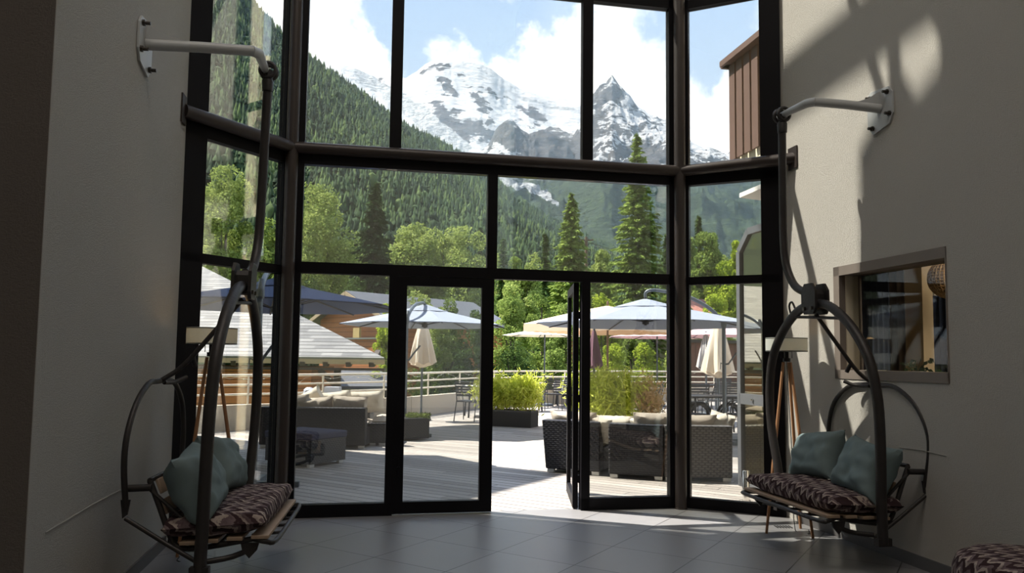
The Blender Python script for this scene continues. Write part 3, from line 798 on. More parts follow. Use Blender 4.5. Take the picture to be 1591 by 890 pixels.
def floor_lamp(c, feet, label, sz, power):
    c = Vector(c); root = empty('tripod_floor_lamp', (c.x, c.y, 0), label, 'floor lamp', 'small tripod lamps in the corners')
    zs = c.z; r = .168
    mb = MB(); h = .058
    mb.lathe([(r, -h), (r + .001, 0), (r, h), (r - .004, h), (r - .004, -h), (r, -h)], c, 40); mb.build('lamp_shade', M_shade, root)
    mb = MB()
    for z in (-h + .005, h - .005):
        mb.tube([c + Vector((r * math.cos(t), r * math.sin(t), z)) * 1 for t in np.linspace(0, 2 * PI, 32, endpoint=False)], .003, 6, closed=True)
    for k in range(3):
        t = k * 2 * PI / 3 + .4; mb.cyl(c + Vector((0, 0, -h + .005)), c + Vector((r * math.cos(t), r * math.sin(t), -h + .005)), .0025, 6)
    mb.tube([c + Vector((-.045, 0, -h - .055)), c + Vector((-.045, 0, -h)), c + Vector((.045, 0, -h)), c + Vector((.045, 0, -h - .055))], .003, 6)
    mb.build('shade_ring', M_black, root)
    mb = MB(); mb.cyl(c + Vector((0, 0, -h - .06)), c + Vector((0, 0, -.025)), .017, 14); mb.lathe([(.001, 0), (.03, 0), (.03, .03), (.001, .03)], c + Vector((0, 0, -h - .085)), 16); mb.build('lamp_socket', M_black, root)
    mb = MB(); mb.lathe([(.001, -.03), (.014, -.022), (.026, 0), (.024, .018), (.012, .03), (.001, .033)], c + Vector((0, 0, .005)), 14); mb.build('bulb', M_bulb, root)
    for fx, fy in feet:
        top = c + Vector(((fx - c.x) * .16, (fy - c.y) * .16, -h - .09)); mb = MB()
        d = (Vector((fx, fy, 0)) - top); mb.tube([top, top + d * .5, Vector((fx, fy, .001))], [.011, .0135, .011], 10); mb.build('leg', M_lampwood, root)
    pl_ = bpy.data.lights.new('lamp_light', 'POINT'); pl_.energy = power; pl_.color = (1, .62, .28); pl_.shadow_soft_size = .03
    lo_ = bpy.data.objects.new('lamp_light', pl_); COL.objects.link(lo_); lo_.parent = root; lo_.location = (0, 0, c.z + .05)
    mb = MB(); b = c + Vector((.0, 0, -h - .08))
    mb.tube([b, b + Vector((.02 * sz, .01, -.4)), b + Vector((.045 * sz, .02, -.9)), Vector((c.x + .05 * sz, c.y, .012)), Vector((c.x + .13 * sz, c.y - .1, .006)), Vector((c.x + .17 * sz, c.y + .02, .006))], .0035, 6, sub=4); mb.build('cord', M_black, root)
cR = D(1222, 535.5, 6.35)
floor_lamp(cR, [(2.10, 6.25), (2.42, 6.10), (2.455, 6.45)], 'wooden tripod floor lamp with drum shade beside the right wall', 1, .12)
cL = D(329.5, 522, 5.3)
floor_lamp(cL, [(-2.30, 5.32), (-2.00, 5.06), (-1.90, 5.50)], 'wooden tripod floor lamp with drum shade in the left corner', -1, .25)
# patterned pouf
mb = MB(); rp = .34; hp = .43
mb.lathe([(rp * .9, 0), (rp * .99, .04), (rp * 1.02, hp * .5), (rp * .99, hp - .09), (rp * .92, hp - .035), (rp * .75, hp - .006), (rp * .4, hp + .002), (.001, hp + .004)], (2.655, 3.93, 0), 48)
mb.build('pouf', M_pat, label='round brown patterned pouf beside the right wall', cat='pouf')
mb = MB(); g = G(1217, 818.5)
for k in range(6): mb.box((g.x - .06 + k * .024, g.y, .002), (.012, .09, .004), 0.0)
mb.build('floor_grille', M_black, label='small dark grille set in the floor by the right lamp', cat='floor grille')

# ------------------------------------------------------------------ terrace
mb = MB()
rail_path = [(-12.0, 9.0), (-8.0, 11.6), (-4.35, 14.9), (-2.32, 17.9), (-0.97, 21.1), (1.2, 23.6), (4.5, 25.6), (8.0, 26.6), (14.0, 26.0)]
deck_poly = [V3(GRd + Vector((0.02, .13)), -.002), V3(P_R + NO * .14, -.002), V3(P_L + NO * .14, -.002), V3(GLd + Vector((-.05, .12)), -.002), Vector((-4.2, 5.8, -.002)), Vector((-12.5, 8.0, -.002))] + [Vector((x, y, -.002)) for x, y in rail_path] + [Vector((14, 7.2, -.002))]
mb.prism([p - Vector((0, 0, .3)) for p in deck_poly[::-1]], (0, 0, .3)); mb.build('terrace_deck', M_deck, kind='structure', smooth=False)
M_parapet = mk_stucco('parapet_render', (0.50, 0.44, 0.36), 0.2)
mb = MB(); pts = [Vector((x, y, 0)) for x, y in rail_path]
for i in range(len(pts) - 1):
    a, b = pts[i], pts[i + 1]; d = (b - a).normalized(); n = Vector((-d.y, d.x, 0)) * .16; mb.prism([a - d * .05, b + d * .05, b + d * .05 + n, a - d * .05 + n], (0, 0, .47))
mb.build('parapet_wall', M_parapet, kind='structure', smooth=False)
M_rail = plain('pale_rail', lin((222, 212, 196)), 0.5)
rl = empty('terrace_railing', (0, 20, .47), 'pale metal railing of three rails on top of the terrace parapet', 'railing')
for z, r in ((1.02, .026), (.84, .020), (.66, .020)):
    mb = MB()
    for i in range(len(pts) - 1):
        a, b = pts[i], pts[i + 1]; d = (b - a).normalized(); n = Vector((-d.y, d.x, 0)) * .08
        mb.cyl(a + n + Vector((0, 0, z)), b + n + Vector((0, 0, z)), r, 8)
    mb.build('rail', M_rail, rl)
for i in range(len(pts) - 1):
    a, b = pts[i], pts[i + 1]; d = (b - a).normalized(); n = Vector((-d.y, d.x, 0)) * .08; k = max(1, int((b - a).length / 1.25))
    for j in range(k):
        p = a + (b - a) * ((j + .5) / k) + n; mb = MB(); mb.cyl(p + Vector((0, 0, .46)), p + Vector((0, 0, 1.02)), .02, 8); mb.build('post', M_rail, rl)
# string of little lights looped along the railing
mb = MB(); P_ = []
for i in range(1, len(pts) - 1):
    a, b = pts[i], pts[i + 1]; d = (b - a); n = Vector((-d.y, d.x, 0)).normalized() * .045; k = int(d.length / .13)
    for j in range(k):
        q = a + d * (j / k) + n; ph = len(P_); z = 1.03 - abs(math.sin(ph * .45)) * .09 - .07 * (mnoise.noise(Vector((ph * .3, 0, 0))) > .15)
        P_.append(Vector((q.x, q.y, z)))
mb.tube(P_, .003, 4)
for q in P_[::3]: mb.lathe([(.001, -.022), (.011, -.01), (.009, .008), (.001, .012)], q, 6)
mb.build('string_lights', plain('pale_wire', lin((225, 220, 205)), .5), label='pale string of small lights looped over the terrace railing', cat='string lights')

# wicker
def mk_wicker(name, c0, c1, sc=1.0):
    m, t, out = new_mat(name)
    p = t.coord('Object'); s = t.node('ShaderNodeSeparateXYZ'); t.link(p, s.inputs[0])
    x = t.math('ADD', s.outputs[0], s.outputs[1])
    zf = t.math('MULTIPLY', s.outputs[2], 62.0 / sc); row = t.math('FLOOR', zf)
    xo = t.math('ADD', t.math('MULTIPLY', x, 24.0 / sc), t.math('MULTIPLY', row, 0.5))
    fx = t.math('FRACT', xo); fz = t.math('FRACT', zf)
    hx = t.math('SINE', t.math('MULTIPLY', fx, PI)); hz = t.math('SINE', t.math('MULTIPLY', fz, PI))
    h = t.math('MULTIPLY', t.math('POWER', hx, 0.6), t.math('POWER', hz, 0.5))
    c = t.mix(t.ramp(h, [(0.2, 0.0), (0.75, 1.0)]), c3([v * .25 for v in c0]), c3(c1))
    pbsdf(t, out, c, 0.38, 0, t.bump(h, 0.8, 0.006), 0.35); return m
M_wicker = mk_wicker('black_wicker', (0.006, 0.006, 0.008), (0.020, 0.020, 0.026), 1.5)
M_wicker_g = mk_wicker('grey_wicker', (0.012, 0.012, 0.012), (0.12, 0.112, 0.105), 1.7)
M_cush = plain('beige_cushion', lin((178, 168, 155)), 0.95, 0, .12, 10, .2, 300, .1)
M_cush_l = plain('pale_cushion', lin((205, 198, 184)), 0.95, 0, .10, 10, .2, 300, .1)
M_cush_d = plain('slate_cushion', lin((72, 74, 92)), 0.95, 0, .10, 10, .2, 300, .1)
M_foot = plain('aluminium_foot', (0.55, 0.55, 0.53), .35, .6)

def sofa(origin, rz, W, label, group=None, Dp=.86, Hb=.645, mat=None, ends=(0, 0), cush=None, clab=None, arms=(0, 0), flare=0.0):
    """local frame: x across, back panel at y=0 facing -y, seat towards +y"""
    mat = mat or M_wicker
    r = empty('wicker_sofa', origin, label, 'outdoor sofa', group, rz)
    M_ = lambda v: Vector(v)
    mb = MB(); f = flare
    mb.add([(0, 0, .045), (W, 0, .045), (W, .16, .045), (0, .16, .045), (-f, -.02, Hb), (W + (f if arms[1] else 0), -.02, Hb), (W + (f if arms[1] else 0), .17, Hb), (-f, .17, Hb)],
           [(3, 2, 1, 0), (4, 5, 6, 7), (0, 1, 5, 4), (1, 2, 6, 5), (2, 3, 7, 6), (3, 0, 4, 7)])
    o = mb.build('backrest', mat, None, smooth=False, bevel=.015); o.parent = r
    mb = MB(); mb.box((W / 2, .16 + (Dp - .16) / 2, .18), (W, Dp - .16, .27)); o = mb.build('seat', mat, None, smooth=False, bevel=.01); o.parent = r
    for k, on in enumerate(arms):
        if on:
            x = .0 if k == 0 else W - .16; mb = MB(); mb.box((x + .08, .16 + (Dp - .17) / 2, .33), (.16, Dp - .17, .57)); o = mb.build('armrest', mat, None, smooth=False, bevel=.015); o.parent = r
    for x in (.06, W - .06):
        for y in (.05, Dp - .06):
            mb = MB(); mb.box((x, y, .0225), (.09, .05, .045)); o = mb.build('foot', M_foot, None, smooth=False); o.parent = r
    mb = MB(); pillow(mb, (W / 2, .16 + (Dp - .16) / 2, .37), (1, 0, 0), (0, 1, 0), (0, 0, 1), W - .02 - .16 * sum(arms), Dp - .16, .16, seed=int(W * 10), n=12, pinch=.02)
    o = mb.build('seat_pad', M_cush, None, fix=True); o.parent = r
    return r
def place_cushion(c, ax, ay, az, w, h, t, seed, mat, label, group='cushions on the wicker sofas'):
    mb = MB(); pillow(mb, c, ax, ay, az, w, h, t, seed=seed, n=14, pinch=.06, wr=.03)
    return mb.build('cushion', mat, label=label, cat='cushion', group=group, fix=True)
# right-hand group, backs towards the glass
def sofa_between(p0, p1, label, **kw):
    p0 = Vector(p0); p1 = Vector(p1); d = p1 - p0
    return sofa((p0.x, p0.y, 0), math.atan2(d.y, d.x), d.length, label, 'wicker sofas on the right of the terrace', **kw), d.normalized(), d.length
SA = ((.44, 9.45), (1.08, 9.18)); SB_ = ((1.17, 9.05), (1.785, 8.86)); SCc = ((1.80, 8.855), (2.585, 8.83))
sofa_between(*SA, 'dark wicker corner seat with flared side left of the open glass door', flare=.05, Dp=.86)
sofa_between(*SB_, 'dark wicker sofa section behind the fixed pane right of the open door')
sofa_between(*SCc, 'grey wicker sofa section at the right end, by the round post', mat=M_wicker_g, arms=(0, 1))
def cush_on(seg, fr, z, w, h, t, seed, mat, label, tilt=.35, off=.26, roll=0.0):
    p0 = Vector((*seg[0], 0)); p1 = Vector((*seg[1], 0)); d = (p1 - p0).normalized(); n = Vector((-d.y, d.x, 0))
    up = (Vector((0, 0, 1)) * math.cos(tilt) - n * math.sin(tilt) * -0.0 - n * math.sin(tilt)).normalized()
    az = up.cross(d) * -1
    ax = d * math.cos(roll) + up * math.sin(roll); ay = up * math.cos(roll) - d * math.sin(roll)
    place_cushion(p0 + (p1 - p0) * fr + n * off + Vector((0, 0, z)), ax, ay, az, w, h, t, seed, mat, label)
cush_on(SA, .42, .56, .62, .40, .19, 1, M_cush, 'taupe back cushion at the left end of the right sofas')
cush_on(SA, 1.02, .545, .50, .36, .19, 2, M_cush, 'taupe back cushion seen through the fixed pane right of the door')
cush_on(SB_, .08, .545, .46, .38, .2, 3, M_cush_l, 'pale back cushion just right of the door jamb on the dark sofa section')
cush_on(SB_, .62, .545, .50, .38, .2, 4, M_cush_l, 'pale back cushion in the middle of the dark sofa section')
cush_on(SCc, -.08, .58, .56, .42, .2, 5, M_cush, 'beige back cushion left of the round post', .3)
cush_on(SCc, .42, .57, .66, .40, .2, 6, M_cush, 'long beige back cushion right of the round post', .3)
cush_on(SCc, .84, .585, .34, .36, .2, 7, M_cush_l, 'cream cushion with dark tie at the right end of the sofas', .2, .30, .15)
cush_on(SCc, .95, .60, .32, .36, .2, 8, M_cush_l, 'cream cushion squeezed into the far right sofa corner', .15, .42, -.25)
# left-hand group
LA = Vector((-2.218, 11.549, 0)); dA = Vector((-1.0, .04, 0)).normalized()
s1 = sofa((LA.x - 1.62, LA.y + .02, 0), 0.0, 1.62, 'black wicker sofa left on the terrace with its back to the glass', 'wicker sofas on the left of the terrace', Hb=.62, arms=(0, 0))
LS = ((LA.x - 1.62, LA.y + .02), (LA.x, LA.y + .02))
dR = Vector((.75, 1.0, 0)).normalized()
s2 = sofa((LA.x - .02, LA.y + .42, 0), 0.0, .27, 'black wicker end section of the left sofa beside the door post', 'wicker sofas on the left of the terrace', Hb=.36, Dp=.85)
for fr, z, w, h, sd, mt, lb, off, roll in ((.82, .60, .56, .40, 21, M_cush, 'taupe cushion with dark piping at the right end of the left sofa', .24, -.05), (.50, .60, .54, .34, 22, M_cush, 'beige cushion leaning on the left sofa back beside the taupe one', .24, .08),
                             (.28, .63, .5, .38, 23, M_cush, 'beige cushion half hidden by the left round post', .24, .0), (.42, .68, .42, .40, 24, M_cush_l, 'white cushion standing behind the beige ones on the left sofa', .52, .5),
                             (.63, .66, .56, .38, 25, M_cush_l, 'cream cushion in the second row on the left sofa', .58, .12), (.93, .67, .58, .38, 26, M_cush_l, 'pale cream cushion in the second row nearest the door', .66, .05)):
    cush_on(LS, fr, z, w, h, .19, sd, mt, lb, .3, off, roll)
sofa((-3.55, 13.95, 0), 0.1, .95, 'grey woven armchair behind the left sofa against the parapet', 'wicker sofas on the left of the terrace', Hb=.66, mat=M_wicker_g)
# ottoman
o1, o2, o0 = Vector((-2.50, 9.54, 0)), Vector((-2.19, 10.10, 0)), None
dx = (o2 - o1).normalized(); dy = Vector((-dx.y, dx.x, 0)); Lx = .64; Ly = .80
r = empty('ottoman', o1 + dx * Lx / 2 + dy * Ly / 2, 'square black wicker ottoman with slate pad, in front of the left sofa', 'ottoman')
def OB(x, y, z): return o1 + dx * x + dy * y + Vector((0, 0, z))
mb = MB(); mb.prism([OB(0, 0, .04), OB(Lx, 0, .04), OB(Lx, Ly, .04), OB(0, Ly, .04)], (0, 0, .30)); mb.build('base', M_wicker, r, smooth=False)
mb = MB(); e_ = .015; mb.prism([OB(-e_, -e_, .335), OB(Lx + e_, -e_, .335), OB(Lx + e_, Ly + e_, .335), OB(-e_, Ly + e_, .335)], (0, 0, .09)); mb.build('pad', M_cush_d, r, smooth=True, bevel=.02)
for x in (.05, Lx - .05):
    for y in (.05, Ly - .05):
        mb = MB(); q = OB(x, y, .02); mb.box(q, (.08, .05, .04), math.atan2(dx.y, dx.x)); mb.build('foot', M_foot, r, smooth=False)
# two small white-blue pots on the far table
M_cup = plain('blue_white_china', lin((214, 220, 240)), .3, 0, .2, 40)
for (a, b, lb) in ((480, 610, 'round white and blue lantern behind the left sofa'), (517, 608, 'square white and blue lantern behind the left sofa')):
    q = D(a, b, 13.1); mb = MB()
    if a == 480: mb.lathe([(.001, -.09), (.07, -.09), (.095, -.03), (.09, .05), (.05, .09), (.001, .095)], q, 20)
    else: mb.box(q, (.26, .18, .16))
    mb.build('lantern', M_cup, label=lb, cat='lantern', group='lanterns on the low table')
M_darkt = plain('anthracite_metal', (0.035, 0.036, 0.04), .45)
q = D(498, 620, 13.1); r = empty('low_table', (q.x, q.y, 0), 'low dark table behind the left sofa carrying two lanterns', 'table'); zt2 = D(498, 616.5, 13.1).z
mb = MB(); mb.box((q.x, q.y, zt2 - .02), (1.2, .55, .04)); mb.build('tabletop', M_darkt, r, smooth=False)
for sx in (-.54, .54):
    for sy in (-.22, .22): mb = MB(); mb.box((q.x + sx, q.y + sy, zt2 / 2 - .02), (.05, .05, zt2 - .04)); mb.build('leg', M_darkt, r, smooth=False)
# steel bollard
q = Vector((2.375, 7.66, 0)); mb = MB(); mb.lathe([(.045, 0), (.045, .012), (.037, .014), (.037, .30), (.033, .306), (.001, .306)], q, 24)
mb.build('steel_bollard', M_chrome, label='short polished steel bollard outside the right glass pane', cat='bollard')
# ------------------------------------------------------------------ parasols
def mk_fabric(name, c, tr=0.25):
    m, t, out = new_mat(name)
    p = t.coord('Object'); n = t.noise(p, 2.0, 3)
    col = t.mix(n, c3([v * .94 for v in c]), c3([min(1, v * 1.05) for v in c]))
    d = t.node('ShaderNodeBsdfDiffuse'); t.link(col, d.inputs[0]); tl = t.node('ShaderNodeBsdfTranslucent'); t.link(col, tl.inputs[0])
    mx = t.node('ShaderNodeMixShader'); mx.inputs[0].default_value = tr
    t.link(d.outputs[0], mx.inputs[1]); t.link(tl.outputs[0], mx.inputs[2]); t.link(mx.outputs[0], out.inputs[0]); return m
F_blue = mk_fabric('slate_blue_canvas', lin((108, 120, 150)), .12)
F_grey = mk_fabric('light_grey_canvas', lin((158, 166, 182)), .15)
F_peach = mk_fabric('peach_canvas', lin((246, 226, 204)), .3)
F_white = mk_fabric('white_canvas', lin((240, 232, 222)), .3)
F_pink = mk_fabric('pink_canvas', lin((228, 200, 206)), .3)
F_mauve = mk_fabric('mauve_canvas', lin((128, 98, 112)), .1)
F_beige = mk_fabric('beige_canvas', lin((230, 218, 202)), .25)
M_mast = plain('grey_mast', lin((92, 100, 108)), .4, .3)
M_rib = plain('dark_rib', (0.03, 0.03, 0.035), .5)
M_polewood = plain('brown_pole', lin((112, 88, 74)), .6)

def canopy(mb, c, R_, rz, zr, za, n=8, sag=.03, inner=.0, vt=.0, square=False):
    """n straight-edged panels from the rim up to the hub, doubled for thickness"""
    c = Vector((c[0], c[1], 0)); S = 7
    cor = []
    for k in range(n):
        a = rz + 2 * PI * k / n
        rr = R_ * ((1.0 if k % 2 == 0 else .7071) if square else 1.0)
        cor.append(Vector((math.cos(a) * rr, math.sin(a) * rr, 0)))
    for lay, dz in ((0, 0.0), (1, -.012)):
        for k in range(n):
            A_, B_ = cor[k], cor[(k + 1) % n]
            def fn(i, j):
                e = A_.lerp(B_, i); s = inner + (1 - inner) * (1 - j)
                z = za + (zr - za) * s ** 1.08 - sag * math.sin(i * PI) * s * (1 - s) * 3
                return c + e * s + Vector((0, 0, z + dz))
            if lay == 0: mb.grid(fn, 5, S)
            else: mb.grid(lambda i, j: fn(1 - i, j), 5, S)
        if vt:
            for k in range(n):
                A_, B_ = cor[k], cor[(k + 1) % n]; o = .0 if lay == 0 else -.012
                V = [c + A_ * (1 + o / R_) + Vector((0, 0, zr)), c + B_ * (1 + o / R_) + Vector((0, 0, zr))]
                m_ = 6
                def f2(i, j):
                    q = V[0].lerp(V[1], i); return q + Vector((0, 0, -vt * (1 - j) - .015 * abs(math.sin(i * PI * 4)) * (1 - j)))
                if lay == 0: mb.grid(f2, 24, 2)
                else: mb.grid(lambda i, j: f2(1 - i, j), 24, 2)
    return [c + q + Vector((0, 0, zr)) for q in cor]

def cantilever(c, R_, rz, zr, za, mast, mat, label, arch=.16, lean=(0, 0), crank=True):
    c = Vector((c[0], c[1], 0)); mt = Vector((mast[0], mast[1], 0)); root = empty('cantilever_parasol', mt, label, 'parasol', 'cantilever parasols on the terrace')
    mb = MB(); cor = canopy(mb, c, R_, rz, zr, za, 8, .02, .12); mb.build('canopy', mat, root)
    mb = MB(); canopy(mb, c, R_ * .30, rz, za - (za - zr) * .26, za + .06, 8, 0, .08); mb.build('vent_cap', mat, root)
    hub = c + Vector((0, 0, za - .02))
    for q in cor:
        mb = MB(); mb.cyl(hub + Vector((0, 0, -.03)), q + Vector((0, 0, -.02)), .011, 6)
        mb.cyl(hub + Vector((0, 0, -.34)), hub.lerp(q, .42) + Vector((0, 0, -.04)), .008, 6)
        mb.build('rib', M_rib, root)
    mb = MB(); mb.cyl(hub + Vector((0, 0, -.40)), hub + Vector((0, 0, .10)), .026, 12); mb.lathe([(.001, -.05), (.06, -.04), (.06, .04), (.001, .05)], hub + Vector((0, 0, -.34)), 12); mb.build('hub', M_rib, root)
    top = za + arch; j = Vector((mt.x + lean[0], mt.y + lean[1], zr + .02)); d = (c - j); d.z = 0
    mb = MB(); mb.tube([Vector((mt.x, mt.y, .05)), j, j + d * .06 + Vector((0, 0, .16))], [.034, .034, .03], 14); mb.lathe([(.046, -.05), (.05, 0), (.046, .05)], j, 14); mb.build('mast', M_mast, root)
    mb = MB(); mb.tube([j + Vector((0, 0, .0)), j + d * .16 + Vector((0, 0, (top - zr) * .42)), j + d * .45 + Vector((0, 0, (top - zr) * .80)), j + d * .78 + Vector((0, 0, (top - zr) * .97)), j + d * .93 + Vector((0, 0, top - zr)), c + Vector((0, 0, top - .03)), hub + Vector((0, 0, .08))], [.032, .032, .032, .03, .028, .026, .024], 12, sub=4); mb.build('arm', M_mast, root)
    if crank:
        q = Vector((mt.x, mt.y, 1.35)); mb = MB(); mb.tube([q, q + Vector((.06, -.05, .0)), q + Vector((.16, -.06, .14)), q + Vector((.26, -.07, .26))], .016, 8); mb.tube([q + Vector((0, 0, -.02)), q + Vector((-.07, -.05, .02)), q + Vector((-.08, -.05, -.09))], .009, 6); mb.build('crank', M_mast, root)
    mb = MB()
    for a in (0.1, PI / 2 + .1):
        e = Vector((math.cos(a), math.sin(a), 0)) * .48; mb.bar(mt - e + Vector((0, 0, .03)), mt + e + Vector((0, 0, .03)), .07, .06)
    mb.build('base', M_mast, root, smooth=False)
cantilever((-3.12, 9.9), 1.68, .35, 2.05, 2.37, (-2.74, 8.14), F_blue, 'slate blue cantilever parasol at the left of the terrace', arch=.10)
c2 = D(660, 505, 14.9); cantilever((c2.x, c2.y), 1.66, .3, 2.04, 2.40, (-1.87, 13.35), F_grey, 'light grey cantilever parasol seen through the glazed door leaf', arch=.05)
c3_ = D(1003, 505, 13.4); cantilever((c3_.x, c3_.y), 2.0, .2, 2.03, 2.44, (3.70, 13.1), F_grey, 'large light grey cantilever parasol above the right wicker sofas', arch=.19)
def market(c, R_, rz, zr, za, mat, label, pole=M_polewood, vt=0.0, n=8, square=False, base=True):
    c = Vector((c[0], c[1], 0)); root = empty('parasol', c, label, 'parasol', 'parasols with a central pole')
    mb = MB(); cor = canopy(mb, c, R_, rz, zr, za, n, .02, .02, vt, square); mb.build('canopy', mat, root)
    for q in cor: mb = MB(); mb.cyl(c + Vector((0, 0, za - .05)), q + Vector((0, 0, -.02)), .01, 6); mb.build('rib', M_rib, root)
    mb = MB(); mb.cyl(c + Vector((0, 0, .04)), c + Vector((0, 0, za + .06)), .024, 12); mb.lathe([(.001, 0), (.03, .0), (.02, .05), (.001, .06)], c + Vector((0, 0, za + .05)), 10); mb.build('pole', pole, root)
    if base: mb = MB(); mb.lathe([(.26, 0), (.27, .03), (.25, .07), (.06, .09), (.035, .10), (.035, .32), (.001, .32)], c, 24); mb.build('base', M_mast, root)
def at2(px, Y): q = D(px, 560, Y); return (q.x, q.y)
market(at2(944, 17.5), 2.0, .18, 2.20, 2.66, F_peach, 'peach parasol with hanging valance behind the open door leaf', vt=.17, square=True)
market(at2(846, 22.6), 1.28, .1, 2.10, 2.32, F_white, 'flat white parasol behind the bright bamboo planter', pole=M_mast)
market(at2(1021, 23.0), 1.55, .3, 2.10, 2.32, F_pink, 'pale pink parasol on a pole with a round base, under the peach one', pole=M_mast)
market(at2(1112, 20.3), 1.15, .3, 2.08, 2.42, F_pink, 'pale pink parasol right of the round post, behind the folded beige one', pole=M_mast)
def folded(c, zt, zb_, r, mat, label, stripe=False, point=.12, pole=M_mast):
    c = Vector((c[0], c[1], 0)); root = empty('folded_parasol', c, label, 'parasol', 'folded parasols'); mb = MB(); N = 40
    def fn(i, j):
        a = 2 * PI * i; z = zb_ + (zt - zb_) * j
        rr = r * (1 - .5 * j - .28 * j ** 3)
        k = 1 + .22 * math.cos(a * 7 + j * 1.5) * (1 - j) + .08 * math.sin(a * 3)
        return c + Vector((math.cos(a) * rr * k, math.sin(a) * rr * k, z + .03 * math.cos(a * 7) * (1 - j)))
    mb.grid(fn, N, 10)
    mb.grid(lambda i, j: c + Vector((math.cos(2 * PI * i) * (r * .95 * (1 - j) + .03 * j), math.sin(2 * PI * i) * (r * .95 * (1 - j) + .03 * j), zb_ - point * j + .03 * math.cos(2 * PI * i * 7) * (1 - j))), N, 3)
    mb.build('canopy', mat, root)
    mb = MB(); mb.cyl(c + Vector((0, 0, .03)), c + Vector((0, 0, zt + .06)), .024, 10); mb.build('pole', pole, root)
    mb = MB(); mb.lathe([(.22, 0), (.23, .03), (.21, .07), (.05, .08), (.03, .2), (.001, .2)], c, 20); mb.build('base', M_mast, root)
def mk_stripe():
    m, t, out = new_mat('striped_canvas'); p = t.coord('Object'); s = t.node('ShaderNodeSeparateXYZ'); t.link(p, s.inputs[0])
    a = t.math('ARCTAN2', s.outputs[1], s.outputs[0]); f = t.math('FRACT', t.math('MULTIPLY', a, 1.7))
    pbsdf(t, out, t.ramp(f, [(.0, (.12, .12, .15)), (.5, (.12, .12, .15)), (.52, (.55, .52, .5))], 'CONSTANT'), .9); return m
folded(at2(656, 16.9), 2.25, 1.27, .27, F_beige, 'folded beige parasol behind the light grey one, in the door leaf', point=.10)
folded(at2(1116, 15.9), 2.22, 1.16, .29, F_beige, 'large folded beige parasol right of the round post', point=.12)
folded(at2(1097, 19.5), 2.1, 1.22, .20, mk_stripe(), 'folded grey striped parasol left of the beige folded one')
folded(at2(923, 15.2), 1.98, 1.25, .15, F_mauve, 'folded mauve parasol right of the door jamb', point=.03)

# ------------------------------------------------------------------ slatted chairs and tables
def make_chair():
    r = empty('slatted_armchair', (0, 0, 0), '', 'chair', 'slatted metal chairs on the terrace')
    def P_(name, mb, **k): o = mb.build(name, M_darkt, None, **k); o.parent = r; return o
    mb = MB()
    for i in range(7): mb.box((0, -.18 + i * .062, .445), (.44, .045, .015))
    P_('seat', mb, smooth=False)
    mb = MB()
    for i in range(5): mb.box((0, -.235 - i * .017, .575 + i * .063), (.42, .012, .045))
    for x in (-.22, .22): mb.tube([(x, -.205, .44), (x, -.25, .64), (x, -.315, .87)], .012, 8)
    mb.tube([(-.22, -.315, .87), (.22, -.315, .87)], .012, 8)
    P_('backrest', mb)
    for x in (-.235, .235):
        mb = MB(); mb.tube([(x, .20, .44), (x * 1.04, .23, .0)], .012, 8); P_('leg', mb)
        mb = MB(); mb.tube([(x, -.19, .44), (x * 1.04, -.30, .0)], .012, 8); P_('leg', mb)
        mb = MB(); mb.tube([(x, -.27, .66), (x * 1.12, -.1, .665), (x * 1.12, .16, .65), (x * 1.08, .21, .44)], .011, 8, sub=3); P_('armrest', mb)
    mb = MB(); mb.tube([(-.235, -.2, .43), (.235, -.2, .43), (.235, .22, .43), (-.235, .22, .43)], .012, 8, closed=True); P_('seat_frame', mb)
    return r
def make_table(W, Dp, label, rnd=False):
    r = empty('terrace_table', (0, 0, 0), label, 'table', 'dark tables on the terrace')
    mb = MB()
    if rnd: mb.lathe([(.001, .70), (W / 2, .70), (W / 2, .735), (.001, .735)], (0, 0, 0), 40)
    else: mb.box((0, 0, .72), (W, Dp, .03))
    o = mb.build('tabletop', M_darkt, None, smooth=False); o.parent = r
    for sx in (-1, 1):
        for sy in (-1, 1):
            mb = MB(); x, y = sx * (W / 2 - .08) * (.6 if rnd else 1), sy * (Dp / 2 - .08) * (.6 if rnd else 1)
            mb.tube([(x, y, .70), (x, y, .35), (x * 1.05, y * 1.05, 0)], .022, 8); o = mb.build('leg', M_darkt, None); o.parent = r
    return r
proto = make_chair(); first = True
CHAIRS = [  # pixel column, depth, facing angle, label
    (730, 17.0, -.35, 'slatted metal chair seen through the right edge of the door leaf'),
    (857, 20.9, .15, 'slatted metal chair facing away, right of the bright bamboo planter'),
    (835, 21.8, -1.2, 'slatted metal chair half behind the bamboo planter'),
    (877, 22.2, .6, 'slatted metal chair left of the open leaf, beyond the empty one'),
    (899, 21.6, 0.0, 'slatted metal chair in the gap between open leaf and door jamb'),
    (1010, 18.3, 1.2, 'slatted metal chair right of the reddish reeds'),
    (1070, 13.75, -1.2, 'slatted metal chair at the left of the arched table'),
    (1150, 13.75, 1.4, 'slatted metal chair at the right of the arched table'),
    (1080, 17.3, .1, 'slatted metal chair facing the far table, right of the round post'),
    (1105, 18.6, .6, 'slatted metal chair beyond the arched table, turned half round'),
    (1137, 19.6, .0, 'slatted metal chair behind the grey mast, far right'),
    (936, 22.4, 2.8, 'slatted metal chair hidden behind the mauve parasol and bamboo'),
    (1118, 22.8, .2, 'slatted metal chair on the far side, by the railing at right')]
for (px, Y, a, lb) in CHAIRS:
    o = proto if first else copy_tree(proto); first = False
    q = D(px, 600, Y); o.location = (q.x, q.y, 0); o.rotation_euler = (0, 0, a); o['label'] = lb
def put(o, px, Y, a=0.0): q = D(px, 600, Y); o.location = (q.x, q.y, 0); o.rotation_euler = (0, 0, a); return o
tb = put(make_table(.95, .8, 'small dark table behind the right of the glazed door leaf'), 752, 18.2, .2)
put(make_table(1.0, .7, 'dark table behind the bamboo planter'), 815, 20.3, .1)
